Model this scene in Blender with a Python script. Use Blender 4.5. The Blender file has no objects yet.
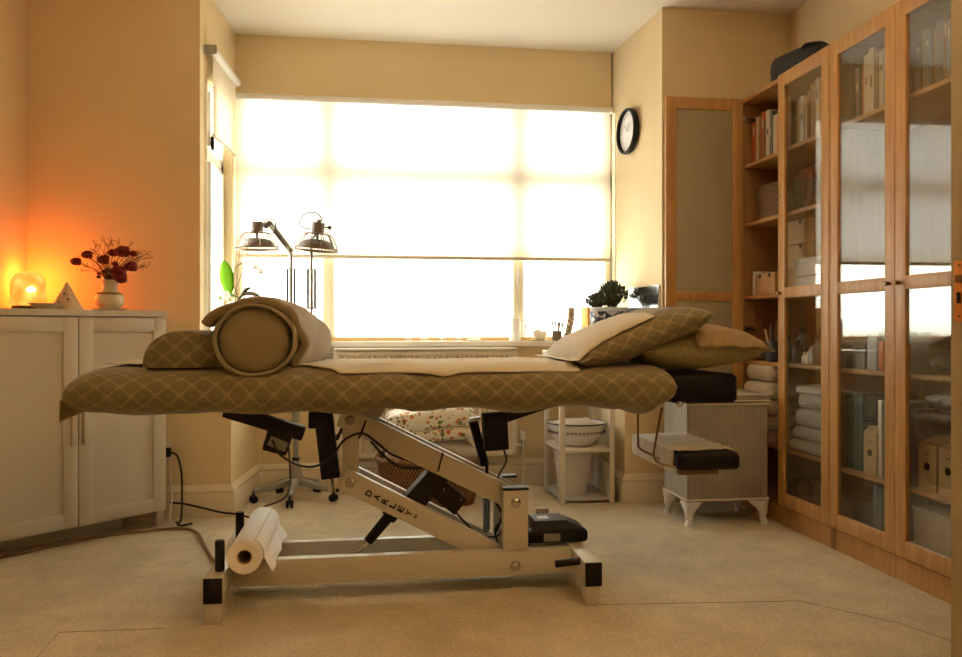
import bpy, bmesh, math, random
from math import sin, cos, pi, atan, tan, radians, sqrt
from mathutils import Vector, Matrix, noise
random.seed(7)
C = bpy.context.scene.collection
F = 800.0; TH = atan(112/800.0); EYE = 0.93

# ---------- where a picture point falls at a chosen distance Y into the room ----------
def ang(px): return TH + atan((px-481)/F)
def X_(px, Y): return Y*tan(ang(px))
def at(px, py, Y):
    x = X_(px, Y); d = x*sin(TH)+Y*cos(TH)
    return Vector((x, Y, EYE-(py-329)/F*d))
def onX(px, X): return X/tan(ang(px))

# ---------- materials ----------
MATS = {}
def mat(name, col, rough=0.5, metal=0.0, var=0.0, vscale=20.0, bump=0.0, bscale=80.0, spec=0.5, sheen=0.0,
        stretch=(1,1,1), col2=None, trans=0.0, emit=None, estr=0.0, sub=0.0):
    if name in MATS: return MATS[name]
    m = bpy.data.materials.new(name); m.use_nodes = True
    nt = m.node_tree; b = nt.nodes['Principled BSDF']; L = nt.links
    b.inputs['Base Color'].default_value = (*col, 1)
    b.inputs['Roughness'].default_value = rough
    b.inputs['Metallic'].default_value = metal
    b.inputs['Specular IOR Level'].default_value = spec
    b.inputs['Transmission Weight'].default_value = trans
    if sheen: b.inputs['Sheen Weight'].default_value = sheen
    if sub:
        b.inputs['Subsurface Weight'].default_value = sub; b.inputs['Subsurface Radius'].default_value = (.05,.03,.01)
    if emit: b.inputs['Emission Color'].default_value = (*emit, 1); b.inputs['Emission Strength'].default_value = estr
    tc = nt.nodes.new('ShaderNodeTexCoord'); mp = nt.nodes.new('ShaderNodeMapping')
    mp.inputs['Scale'].default_value = stretch
    L.new(tc.outputs['Object'], mp.inputs['Vector'])
    if var > 0 or col2:
        n = nt.nodes.new('ShaderNodeTexNoise'); n.inputs['Scale'].default_value = vscale; n.inputs['Detail'].default_value = 5
        L.new(mp.outputs[0], n.inputs['Vector'])
        r = nt.nodes.new('ShaderNodeValToRGB')
        c2 = col2 or tuple(min(1, c*(1+var)) for c in col)
        c1 = col if col2 else tuple(c*(1-var) for c in col)
        r.color_ramp.elements[0].position = .32; r.color_ramp.elements[0].color = (*c1, 1)
        r.color_ramp.elements[1].position = .68; r.color_ramp.elements[1].color = (*c2, 1)
        L.new(n.outputs['Fac'], r.inputs[0]); L.new(r.outputs[0], b.inputs['Base Color'])
    if bump > 0:
        n2 = nt.nodes.new('ShaderNodeTexNoise'); n2.inputs['Scale'].default_value = bscale; n2.inputs['Detail'].default_value = 4
        L.new(mp.outputs[0], n2.inputs['Vector'])
        bp = nt.nodes.new('ShaderNodeBump'); bp.inputs['Strength'].default_value = bump; bp.inputs['Distance'].default_value = .01
        L.new(n2.outputs['Fac'], bp.inputs['Height']); L.new(bp.outputs[0], b.inputs['Normal'])
    MATS[name] = m
    return m

def math_node(nt, op, a, b=None, c=None):
    n = nt.nodes.new('ShaderNodeMath'); n.operation = op
    for i, v in enumerate((a, b, c)):
        if v is None: continue
        if isinstance(v, (int, float)): n.inputs[i].default_value = v
        else: nt.links.new(v, n.inputs[i])
    return n.outputs[0]

def uv_mat(name, base, line, fac_builder, rough=.8, bump=.4, sheen=0.0, third=None):
    m = bpy.data.materials.new(name); m.use_nodes = True
    nt = m.node_tree; b = nt.nodes['Principled BSDF']; L = nt.links
    b.inputs['Roughness'].default_value = rough
    if sheen: b.inputs['Sheen Weight'].default_value = sheen
    uv = nt.nodes.new('ShaderNodeUVMap'); s = nt.nodes.new('ShaderNodeSeparateXYZ'); L.new(uv.outputs[0], s.inputs[0])
    fac, height = fac_builder(nt, s.outputs[0], s.outputs[1])
    mx = nt.nodes.new('ShaderNodeMix'); mx.data_type = 'RGBA'
    mx.inputs[6].default_value = (*line, 1); mx.inputs[7].default_value = (*base, 1)
    L.new(fac, mx.inputs[0])
    n = nt.nodes.new('ShaderNodeTexNoise'); n.inputs['Scale'].default_value = 9
    tc = nt.nodes.new('ShaderNodeTexCoord'); L.new(tc.outputs['Object'], n.inputs['Vector'])
    hs = nt.nodes.new('ShaderNodeHueSaturation'); L.new(mx.outputs[2], hs.inputs['Color'])
    L.new(math_node(nt, 'MULTIPLY_ADD', n.outputs['Fac'], .5, .75), hs.inputs['Value'])
    L.new(hs.outputs[0], b.inputs['Base Color'])
    bp = nt.nodes.new('ShaderNodeBump'); bp.inputs['Strength'].default_value = bump; bp.inputs['Distance'].default_value = .004
    L.new(height, bp.inputs['Height']); L.new(bp.outputs[0], b.inputs['Normal'])
    MATS[name] = m
    return m

def ogee(a, bb):
    def f(nt, u, v):
        cu = math_node(nt, 'COSINE', math_node(nt, 'MULTIPLY', u, 2*pi/a))
        cv = math_node(nt, 'COSINE', math_node(nt, 'MULTIPLY', v, 2*pi/bb))
        s = math_node(nt, 'ABSOLUTE', math_node(nt, 'ADD', cu, cv))
        line = math_node(nt, 'SMOOTH_MIN', 1.0, math_node(nt, 'MAXIMUM', math_node(nt, 'MULTIPLY_ADD', s, 3.0, -.45), 0.0), .4)
        dot = math_node(nt, 'GREATER_THAN', s, 1.93)
        fac = math_node(nt, 'SUBTRACT', line, math_node(nt, 'MULTIPLY', dot, .45))
        n = nt.nodes.new('ShaderNodeTexNoise'); n.inputs['Scale'].default_value = 300
        return fac, n.outputs['Fac']
    return f
def weave(a, bb):
    def f(nt, u, v):
        su = math_node(nt, 'SINE', math_node(nt, 'MULTIPLY', u, 2*pi/a))
        sv = math_node(nt, 'SINE', math_node(nt, 'MULTIPLY', v, 2*pi/bb))
        p = math_node(nt, 'MULTIPLY', su, math_node(nt, 'SIGN', sv))
        w = math_node(nt, 'MULTIPLY', math_node(nt, 'MULTIPLY_ADD', p, .5, .5), math_node(nt, 'ABSOLUTE', sv))
        return w, w
    return f
def ribs(a, bb):
    def f(nt, u, v):
        su = math_node(nt, 'ABSOLUTE', math_node(nt, 'SINE', math_node(nt, 'MULTIPLY', u, pi/a)))
        sv = math_node(nt, 'ABSOLUTE', math_node(nt, 'SINE', math_node(nt, 'MULTIPLY', v, pi/bb)))
        h = math_node(nt, 'MULTIPLY_ADD', sv, .25, math_node(nt, 'MULTIPLY', su, .75))
        return h, h
    return f

M_cover = uv_mat('patterned green cotton', (.185,.158,.078), (.285,.235,.130), ogee(.071,.060), .9, .05, .2)
M_wick = uv_mat('brown wicker', (.46,.23,.09), (.09,.035,.012), weave(.032,.018), .7, 1.0)
M_wick2 = uv_mat('pale wicker', (.46,.28,.125), (.10,.05,.02), weave(.03,.018), .7, 1.0)
M_loom = uv_mat('white woven loom', (.50,.47,.40), (.22,.20,.165), ribs(.0105,.006), .7, .8)
M_plaster = None
WALL = (.80,.65,.39)
m_wall = mat('cream wall paint', WALL, .85, var=.03, vscale=2.5, bump=.12, bscale=130)
m_ceil = mat('ceiling white paint', (.86,.81,.70), .9, bump=.08, bscale=90)
m_trim = mat('cream gloss paint', (.80,.70,.52), .4, bump=.03, bscale=20)
m_carpet = mat('beige carpet', (.88,.75,.51), .97, var=.10, vscale=7, bump=.9, bscale=420, spec=.1, sheen=.3)
def enrich_carpet(m):
    nt = m.node_tree; L = nt.links; b = nt.nodes['Principled BSDF']
    src = b.inputs['Base Color'].links[0].from_socket
    n = nt.nodes.new('ShaderNodeTexNoise'); n.inputs['Scale'].default_value = 160; n.inputs['Detail'].default_value = 3
    tc = nt.nodes.new('ShaderNodeTexCoord'); L.new(tc.outputs['Object'], n.inputs['Vector'])
    hs = nt.nodes.new('ShaderNodeHueSaturation'); L.new(src, hs.inputs['Color'])
    L.new(math_node(nt, 'MULTIPLY_ADD', n.outputs['Fac'], .9, .55), hs.inputs['Value'])
    L.new(hs.outputs[0], b.inputs['Base Color'])
enrich_carpet(m_carpet)
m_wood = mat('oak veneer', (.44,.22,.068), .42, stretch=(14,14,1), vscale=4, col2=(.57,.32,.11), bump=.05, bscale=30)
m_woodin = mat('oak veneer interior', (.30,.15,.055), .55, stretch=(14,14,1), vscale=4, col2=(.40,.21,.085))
m_white = mat('white cabinet foil', (.62,.58,.49), .45, bump=.02, bscale=20)
m_couchw = mat('white powder coated steel', (.60,.575,.50), .3, bump=.02, bscale=200)
m_black = mat('black plastic', (.007,.007,.007), .5, bump=.05, bscale=200, spec=.3)
m_blackpad = mat('black vinyl', (.006,.006,.006), .55, bump=.1, bscale=120, spec=.25)
m_chrome = mat('chromed steel', (.50,.52,.53), .2, metal=1)
m_brass = mat('brass', (.75,.42,.16), .3, metal=1, var=.1)
m_grey = mat('grey painted steel', (.30,.30,.28), .4)
m_shade = mat('grey brown lamp metal', (.20,.165,.13), .4, metal=.3)
m_bronze = mat('bronze wire', (.20,.13,.07), .35, metal=.8)
m_fleece = mat('taupe fleece', (.30,.24,.145), .95, var=.08, vscale=12, bump=.5, bscale=260, sheen=.6)
m_bolst = mat('taupe cotton', (.27,.225,.135), .9, var=.05, vscale=15, bump=.15, bscale=180, sheen=.3)
m_sheet = mat('cream cotton sheet', (.63,.585,.48), .9, bump=.15, bscale=60)
m_towelc = mat('cream towel', (.76,.63,.42), .98, var=.06, vscale=30, bump=.9, bscale=330, sheen=.5)
m_towelw = mat('white towel', (.72,.67,.58), .98, var=.06, vscale=30, bump=.9, bscale=330, sheen=.5)
m_beige = mat('beige knit', (.47,.345,.19), .95, var=.1, vscale=40, bump=.9, bscale=300)
m_paper = mat('white paper', (.92,.91,.88), .85, bump=.25, bscale=120)
m_card = mat('brown card', (.50,.29,.12), .8, var=.06)
m_cardp = mat('plain cardboard', (.56,.40,.22), .8, var=.05)
m_ceram = mat('white ceramic', (.82,.80,.76), .2)
m_cerc = mat('cream ceramic', (.74,.64,.45), .3, var=.05)
m_soil = mat('soil', (.05,.03,.02), .95, bump=.8)
m_dgreen = mat('dark green leaf', (.055,.065,.03), .5, var=.3, vscale=30)
m_green = mat('green leaf', (.10,.26,.03), .45, sub=.0)
m_rose = mat('dark red petals', (.16,.004,.010), .7, var=.35, vscale=60)
m_twig = mat('dry brown twig', (.22,.12,.05), .8)
m_red = mat('orange cloth', (.85,.42,.05), .7)
m_cableb = mat('black cable', (.01,.01,.01), .5)
m_cablebr = mat('brown cable', (.30,.18,.10), .5)
m_cablew = mat('white cable', (.75,.72,.66), .5)

def glass_mat(name, tint=(1,1,1), ior=1.5, k=1.0, rough=0.0):
    m = bpy.data.materials.new(name); m.use_nodes = True; nt = m.node_tree; nt.nodes.clear()
    o = nt.nodes.new('ShaderNodeOutputMaterial'); mx = nt.nodes.new('ShaderNodeMixShader')
    t = nt.nodes.new('ShaderNodeBsdfTransparent'); g = nt.nodes.new('ShaderNodeBsdfGlossy')
    t.inputs[0].default_value = (*tint, 1); g.inputs['Roughness'].default_value = rough
    ge = nt.nodes.new('ShaderNodeNewGeometry'); vm = nt.nodes.new('ShaderNodeVectorMath'); vm.operation = 'DOT_PRODUCT'
    nt.links.new(ge.outputs['Incoming'], vm.inputs[0]); nt.links.new(ge.outputs['Normal'], vm.inputs[1])
    f0 = ((ior-1)/(ior+1))**2
    cs_ = math_node(nt, 'SUBTRACT', 1.0, math_node(nt, 'ABSOLUTE', vm.outputs['Value']))
    fr = math_node(nt, 'MULTIPLY_ADD', math_node(nt, 'POWER', cs_, 5.0), 1-f0, f0)
    nt.links.new(math_node(nt, 'MINIMUM', math_node(nt, 'MULTIPLY', fr, k), 1.0), mx.inputs[0])
    nt.links.new(t.outputs[0], mx.inputs[1]); nt.links.new(g.outputs[0], mx.inputs[2]); nt.links.new(mx.outputs[0], o.inputs[0])
    return m
m_glass = glass_mat('window glass', (.97,.98,.97), 1.45)
m_cglass = glass_mat('cabinet glass', (.95,.96,.95), 1.6, 1.9)
m_bglass = glass_mat('tumbler glass', (.93,.94,.93), 1.5, 1.6)
def cloth_mat(name, col, tcol, mixf):
    m = bpy.data.materials.new(name); m.use_nodes = True; nt = m.node_tree; nt.nodes.clear()
    o = nt.nodes.new('ShaderNodeOutputMaterial'); mx = nt.nodes.new('ShaderNodeMixShader')
    d = nt.nodes.new('ShaderNodeBsdfDiffuse'); t = nt.nodes.new('ShaderNodeBsdfTranslucent')
    d.inputs[0].default_value = (*col, 1); t.inputs[0].default_value = (*tcol, 1); mx.inputs[0].default_value = mixf
    nt.links.new(d.outputs[0], mx.inputs[1]); nt.links.new(t.outputs[0], mx.inputs[2]); nt.links.new(mx.outputs[0], o.inputs[0])
    return m
m_blind = cloth_mat('cream blind fabric', (.90,.82,.66), (.94,.91,.82), .185)
m_blind2 = cloth_mat('side blind fabric', (.88,.80,.63), (.88,.80,.62), .15)
m_petalw = cloth_mat('white orchid petals', (.88,.86,.84), (.9,.9,.9), .4)
m_leafg = cloth_mat('bright green leaf', (.16,.38,.03), (.28,.45,.05), .4)
m_mirror = mat('mirror glass', (.86,.88,.92), .12, metal=1)

# ---------- mesh building ----------
class B:
    def __init__(s):
        s.bm = bmesh.new(); s.uv = s.bm.loops.layers.uv.new('UVMap'); s.mi = 0
    def face(s, vs, uvs=None):
        try: f = s.bm.faces.new(vs)
        except ValueError: return None
        f.material_index = s.mi
        if uvs:
            for l, u in zip(f.loops, uvs): l[s.uv].uv = u
        return f
    def box(s, lo, hi, bev=0.0, M=None, seg=2):
        lo, hi = [min(a,b) for a,b in zip(lo,hi)], [max(a,b) for a,b in zip(lo,hi)]
        P = [Vector((x,y,z)) for x in (lo[0],hi[0]) for y in (lo[1],hi[1]) for z in (lo[2],hi[2])]
        if M: P = [M @ p for p in P]
        v = [s.bm.verts.new(p) for p in P]
        dx, dy, dz = hi[0]-lo[0], hi[1]-lo[1], hi[2]-lo[2]
        fs = [((0,1,3,2),dy,dz),((4,6,7,5),dy,dz),((0,4,5,1),dx,dz),((2,3,7,6),dx,dz),((0,2,6,4),dx,dy),((1,5,7,3),dx,dy)]
        es = set()
        for k,(idx,a,b) in enumerate(fs):
            cs = []
            for i in idx:
                c = ((i>>2&1)*dx, (i>>1&1)*dy, (i&1)*dz)
                cs.append((c[1],c[2]) if k<2 else (c[0],c[2]) if k<4 else (c[0],c[1]))
            f = s.face([v[i] for i in idx], cs)
            es.update(f.edges)
        if bev > 0:
            bmesh.ops.bevel(s.bm, geom=list(es), offset=min(bev, .49*min(dx,dy,dz)), segments=seg, affect='EDGES', profile=.5)
        return s
    def loft(s, rings, closed=True, caps=True, wrap=False):
        n = len(rings[0]); V = [[s.bm.verts.new(p) for p in r] for r in rings]
        vs = [0.0]; m = len(rings)//2
        for i in range(1, n+1):
            vs.append(vs[-1] + (Vector(rings[m][i % n])-Vector(rings[m][i-1])).length)
        us = [0.0]
        for j in range(1, len(rings)+1):
            a = sum((Vector(p) for p in rings[j % len(rings)]), Vector())/n; b = sum((Vector(p) for p in rings[j-1]), Vector())/n
            us.append(us[-1] + max((a-b).length, 1e-4))
        R = len(rings) if wrap else len(rings)-1
        for j in range(R):
            for i in range(n if closed else n-1):
                j2 = (j+1) % len(rings); i2 = (i+1) % n
                s.face([V[j][i], V[j][i2], V[j2][i2], V[j2][i]], [(us[j],vs[i]),(us[j],vs[i+1]),(us[j+1],vs[i+1]),(us[j+1],vs[i])])
        if caps and closed and not wrap:
            for r, rev in ((V[0], True), (V[-1], False)):
                q = list(reversed(r)) if rev else r
                s.face(q, [(p.co.x+p.co.y, p.co.z) for p in q])
        return s
    def tube(s, pts, r, seg=8, smooth=True, sub=6, taper=None, closed=False):
        P = [Vector(p) for p in pts]
        if smooth and len(P) > 2:
            Q = []
            n = len(P)
            for i in range(n if closed else n-1):
                p0 = P[i-1] if (i > 0 or closed) else P[0]*2-P[1]
                p1, p2 = P[i], P[(i+1) % n]
                p3 = P[(i+2) % n] if (closed or i+2 < n) else P[-1]*2-P[-2]
                for k in range(sub):
                    t = k/sub
                    Q.append(.5*((2*p1)+(p2-p0)*t+(2*p0-5*p1+4*p2-p3)*t*t+(3*p1-p0-3*p2+p3)*t**3))
            if not closed: Q.append(P[-1])
            P = Q
        up = Vector((0,0,1)); rings = []
        N = len(P); prev = None
        for i, p in enumerate(P):
            if closed: d = (P[(i+1) % N]-P[i-1])
            else: d = (P[min(i+1,N-1)]-P[max(i-1,0)])
            d = d.normalized() if d.length > 1e-9 else up
            if prev is None:
                a = d.orthogonal().normalized()
            else:
                a = prev-d*prev.dot(d); a = a.normalized() if a.length > 1e-6 else d.orthogonal().normalized()
            prev = a; b = d.cross(a)
            rr = r if taper is None else r*(1+(taper-1)*i/(N-1))
            rings.append([p+a*rr*cos(2*pi*k/seg)+b*rr*sin(2*pi*k/seg) for k in range(seg)])
        return s.loft(rings, True, not closed, closed)
    def cyl(s, p0, p1, r, r1=None, seg=20, bev=0):
        p0, p1 = Vector(p0), Vector(p1); r1 = r if r1 is None else r1
        d = (p1-p0); L = d.length; d.normalize(); a = d.orthogonal().normalized(); b = d.cross(a)
        st = [(0,r),(L,r1)] if not bev else [(0,r-bev),(bev*.3,r-bev*.3),(bev,r),(L-bev,r1),(L-bev*.3,r1-bev*.3),(L,r1-bev)]
        return s.loft([[p0+d*t+a*q*cos(2*pi*k/seg)+b*q*sin(2*pi*k/seg) for k in range(seg)] for t,q in st])
    def lathe(s, prof, c, seg=28, sx=1, sy=1, caps=True):
        c = Vector(c)
        return s.loft([[c+Vector((r*sx*cos(2*pi*k/seg), r*sy*sin(2*pi*k/seg), z)) for k in range(seg)] for r,z in prof], True, caps)
    def ball(s, c, r, seg=14, M=None, nz=0.0):
        c = Vector(c); r = Vector((r,r,r)) if isinstance(r,(int,float)) else Vector(r)
        rings = []
        for j in range(seg//2+1):
            ph = -pi/2+pi*j/(seg//2); q = max(cos(ph), .02)
            ring = []
            for k in range(seg):
                p = Vector((r.x*q*cos(2*pi*k/seg), r.y*q*sin(2*pi*k/seg), r.z*sin(ph)))
                if nz: p *= 1+nz*noise.noise(p*60+c*30)
                if M: p = M @ p
                ring.append(c+p)
            rings.append(ring)
        return s.loft(rings)
    def prism(s, poly, a, b, dvec):
        """poly: list of 2D; a(p)->3D point; extrude by vector"""
        lo = [Vector(a(*p)) for p in poly]; hi = [p+Vector(dvec) for p in lo]
        return s.loft([lo, hi])
    def sheet(s, fn, nu, nv):
        V = [[s.bm.verts.new(fn(i/nu, j/nv)) for j in range(nv+1)] for i in range(nu+1)]
        for i in range(nu):
            for j in range(nv):
                q = [V[i][j], V[i+1][j], V[i+1][j+1], V[i][j+1]]
                s.face(q, [(p.co.x, p.co.y) for p in q])
        return s

def pm(o):
    m = o.matrix_basis.copy()
    return pm(o.parent) @ m if o.parent else m
def obj(name, b, m, parent=None, solid=0, sub=0, sharp=38):
    me = bpy.data.meshes.new(name)
    bmesh.ops.recalc_face_normals(b.bm, faces=b.bm.faces)
    b.bm.to_mesh(me); b.bm.free()
    for x in (m if isinstance(m, (list, tuple)) else [m]): me.materials.append(x)
    for p in me.polygons: p.use_smooth = True
    me.set_sharp_from_angle(angle=radians(sharp))
    o = bpy.data.objects.new(name, me); C.objects.link(o)
    if parent:
        me.transform(pm(parent).inverted()); o.parent = parent
    else:
        cs = [v.co for v in me.vertices]
        c = Vector(((min(v.x for v in cs)+max(v.x for v in cs))/2, (min(v.y for v in cs)+max(v.y for v in cs))/2, min(v.z for v in cs)))
        me.transform(Matrix.Translation(-c)); o.location = c
    if solid:
        q = o.modifiers.new('thickness', 'SOLIDIFY'); q.thickness = solid; q.offset = 0
    if sub:
        q = o.modifiers.new('smooth', 'SUBSURF'); q.levels = sub; q.render_levels = sub
    return o
def tag(o, label, cat, group=None, kind=None):
    if label: o['label'] = label
    if cat: o['category'] = cat
    if group: o['group'] = group
    if kind: o['kind'] = kind
    return o
def thing(name, label, cat, loc, rz=0, group=None):
    o = bpy.data.objects.new(name, None); C.objects.link(o); o.empty_display_size = .1
    o.location = loc; o.rotation_euler = (0,0,rz)
    return tag(o, label, cat, group)
def struct(name, b, m, label, parent=None, **k):
    o = obj(name, b, m, parent, **k)
    if not parent: tag(o, label, name.split('_')[0], kind='structure')
    return o
def copy_tree(o, parent=None):
    c = o.copy(); C.objects.link(c); c.parent = parent
    for ch in o.children: copy_tree(ch, c)
    return c
def wall_mesh(b, quad):  b.face([b.bm.verts.new(p) for p in quad]); return b

# =====================================================================
# SETTING
# =====================================================================
CEIL = 2.655; YF = 4.12; YB = -1.6; XL = -1.632; XR = 2.29
struct('floor', B().box((XL-.1, YB-.1, -.06), (XR+.1, 5.1, 0)), m_carpet, 'beige carpeted floor of the room')
flo = bpy.data.objects['floor']
def fp(px,py,z=.006):
    d = (EYE-z)*F/(py-329); xc=(px-481)/F*d
    return Vector((xc*cos(TH)+d*sin(TH), -xc*sin(TH)+d*cos(TH), z))
for pts in ([(590,605.5),(800,601.5),(900,624),(975,650)],[(30,666),(59,633),(165,629)]):
    obj('carpet_seam', B().tube([fp(*p,z=.0) for p in pts],.0016,5,smooth=False), mat('carpet seam', (.40,.30,.18), .95), flo)
struct('ceiling', B().box((XL-.1, YB-.1, CEIL), (XR+.1, 5.1, CEIL+.08)), m_ceil, 'off-white ceiling over room and bay')
struct('wall_left', B().box((XL-.1, YB-.1, 0), (XL, YF, CEIL)), m_wall, 'cream left wall beside the corner cabinet')
struct('wall_back', B().box((XL, YB-.1, 0), (XR, YB, CEIL)), m_wall, 'cream wall behind the viewer')
struct('wall_right', B().box((XR, YB-.1, 0), (XR+.1, YF+.1, CEIL)), m_wall, 'cream right wall behind the bookcases')
UL0, UL1 = -.83, -.775      # upper bay corners left (front, back)
LL0, LL1 = -.681, -.635     # lower
UR0, UR1 = 1.558, 1.50
LR0, LR1 = 1.352, 1.31
YW, YU = 4.70, 4.84; SILL = .855
b = B(); b.box((XL-.1, YF, 0), (UL0, YF+.1, CEIL)); b.box((UL0, YF, 0), (LL0, YF+.06, SILL-.03))
struct('wall_front_left', b, m_wall, 'cream wall stub left of the bay')
b = B(); b.box((UR0, YF, 0), (XR+.05, YF+.1, CEIL)); b.box((LR0, YF, 0), (UR0, YF+.06, SILL-.03))
struct('wall_front_right', b, m_wall, 'cream wall stub right of the bay')
def vpoly(b, pts, z0, z1):
    return b.loft([[Vector((x,y,z0)) for x,y in pts], [Vector((x,y,z1)) for x,y in pts]])
def lerp(a,c,t): return a+(c-a)*t
def xl(y): return lerp(UL0, UL1, (y-YF)/(YU-YF))
def xr(y): return lerp(UR0, UR1, (y-YF)/(YU-YF))
b = B(); vpoly(b, [(UL0-.12,YF+.06),(LL0,YF+.06),(LL1,YW),(UL1-.12,5.0)], 0, SILL-.03)
o_z0, o_z1 = SILL, 2.22; wy0, wy1 = 4.24, 4.76
vpoly(b, [(UL0-.12,YF+.1),(UL0,YF+.1),(xl(wy0),wy0),(UL0-.12,wy0)], SILL-.03, CEIL)
vpoly(b, [(UL0-.12,wy1),(xl(wy1),wy1),(UL1,YU),(UL1,5.0),(UL1-.12,5.0)], SILL-.03, CEIL)
vpoly(b, [(UL0-.12,wy0),(xl(wy0),wy0),(xl(wy1),wy1),(UL0-.12,wy1)], o_z1, CEIL)
struct('wall_bay_left', b, m_wall, 'cream left side of the bay')
b = B(); vpoly(b, [(LR0,YF+.06),(UR0+.12,YF+.06),(UR1+.12,5.0),(LR1,YW)], 0, SILL-.03)
vpoly(b, [(UR0,YF+.1),(UR0+.12,YF+.1),(UR1+.12,5.0),(UR1,5.0)], SILL-.03, CEIL)
struct('wall_bay_right', b, m_wall, 'cream right side of the bay with the clock')
b = B(); b.box((UL1-.1, YW, 0), (UR1+.1, YW+.1, SILL-.03)); b.box((UL1, YU, 2.31), (UR1, YU+.12, CEIL))
struct('wall_bay_front', b, m_wall, 'cream wall above and below the bay window')
# sill board
b = B()
vpoly(b, [(UL0+.005,YF+.002),(LL0+.02,YF+.002),(LL1+.02,YW-.035),(LR1-.02,YW-.035),(LR0-.02,YF+.002),(UR0-.002,YF+.002),(UR1,YU),(UR1,4.95),(UL1,4.95),(UL1,YU)], SILL-.03, SILL)
struct('trim_1', b, mat('white sill gloss', (.84,.80,.72), .25), 'white painted windowsill running round the bay')
# skirting
def skirting(name, pts, lab, side=1):
    prof = [(0,0),(.022,0),(.022,.105),(.017,.115),(.020,.125),(.012,.14),(.004,.15),(0,.155)]
    rings = []
    P = [Vector((x,y,0)) for x,y in pts]
    for i,p in enumerate(P):
        d0 = (P[i]-P[i-1]).normalized() if i else None
        d1 = (P[i+1]-P[i]).normalized() if i < len(P)-1 else None
        n0 = Vector((-d0.y,d0.x,0)) if d0 else None; n1 = Vector((-d1.y,d1.x,0)) if d1 else None
        if n0 is not None and n1 is not None:
            n = (n0+n1).normalized(); k = 1/max(.3, n.dot(n0))
        else: n = n0 if n0 is not None else n1; k = 1
        rings.append([p+n*(side*q*k)+Vector((0,0,z)) for q,z in prof])
    struct(name, B().loft(rings), m_trim, lab)
skirting('baseboard_left', [(-1.05,YF),(LL0,YF),(LL0+.004,YF+.06),(LL1,YW),(-.2,YW)], 'cream moulded skirting left of the bay', -1)
skirting('baseboard_bay', [(-.2,YW),(LR1,YW)], 'cream moulded skirting under the bay window', -1)
skirting('baseboard_right', [(LR1,YW),(LR0,YF+.06),(LR0,YF),(1.93,YF)], 'cream moulded skirting right of the bay', -1)
# front window
m_wframe = mat('white window frame', (.82,.79,.70), .4)
XW0, XW1, YG = UL1, UR1, 4.90
win = thing('window_1', 'wide four-light bay window with white frame behind the blind', 'window', ((XW0+XW1)/2, YG, SILL)); win['kind'] = 'structure'
b = B()
mx1, mx2 = X_(329,4.9), X_(517,4.9)
b.box((XW0,YG-.03,SILL),(XW1,YG+.04,SILL+.035), .004); b.box((XW0,YG-.03,2.27),(XW1,YG+.04,2.32))
for x,w in ((XW0+.03,.03),(mx1,.046),(mx2,.046),(XW1-.03,.03)): b.box((x-w,YG-.045,SILL),(x+w,YG+.04,2.31), .004)
b.box((XW0,YG-.045,1.80),(XW1,YG+.04,1.90), .004)
obj('window_frame', b, m_wframe, win)
for x0,x1 in ((XW0+.06,mx1-.038),(mx1+.038,mx2-.038),(mx2+.038,XW1-.06)):
    for z0,z1 in ((SILL+.035,1.80),(1.89,2.27)):
        obj('glass_pane', B().box((x0,YG,z0),(x1,YG+.004,z1)), m_glass, win)
b = B(); b.box((mx2-.012,YG-.055,1.27),(mx2+.012,YG-.03,1.30),.003); b.box((mx2-.008,YG-.06,1.20),(mx2+.008,YG-.045,1.30),.003)
obj('window_handle', b, m_ceram, win)
obj('inner_sill_bead', B().box((XW0,YU+.005,SILL),(XW1,YG-.03,SILL+.022),.004), mat('varnished bead', (.62,.36,.12), .4), win)
m_net = cloth_mat('sheer net', (.92,.88,.74), (.96,.93,.80), .8)
tag(obj('net_curtain', B().sheet(lambda u,v: Vector((lerp(XW0+.01,XW1-.01,u),YG-.054+.003*sin(u*260),lerp(SILL+.024,1.42,v))), 300, 1), m_net), 'sheer white net across the lower part of the bay window', 'curtain')
# side window left
win2 = thing('window_2', 'narrow side window in the left of the bay', 'window', (UL0,4.5,SILL)); win2['kind'] = 'structure'
b = B(); X2 = UL0-.03
for y in (wy0+.03, wy1-.03): b.box((X2-.03,y-.03,SILL),(X2+.03,y+.03,o_z1),.003)
for z in (SILL+.025,1.84,o_z1-.025): b.box((X2-.03,wy0,z-.03),(X2+.03,wy1,z+.03),.003)
for z0,z1 in ((.91,1.80),(1.88,2.16)):
    b.box((X2+.0,wy0+.07,z0),(X2+.045,wy0+.10,z1),.003); b.box((X2+.0,wy1-.10,z0),(X2+.045,wy1-.07,z1),.003)
obj('window_frame', b, m_wframe, win2)
obj('glass_pane', B().box((X2-.002,wy0+.06,SILL+.05),(X2+.002,wy1-.06,1.81)), m_glass, win2)
obj('glass_pane', B().box((X2-.002,wy0+.06,1.87),(X2+.002,wy1-.06,o_z1-.05)), m_glass, win2)
obj('window_handle', B().box((X2+.045,wy0+.075,1.86),(X2+.06,wy0+.095,1.93),.003), m_black, win2)
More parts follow.
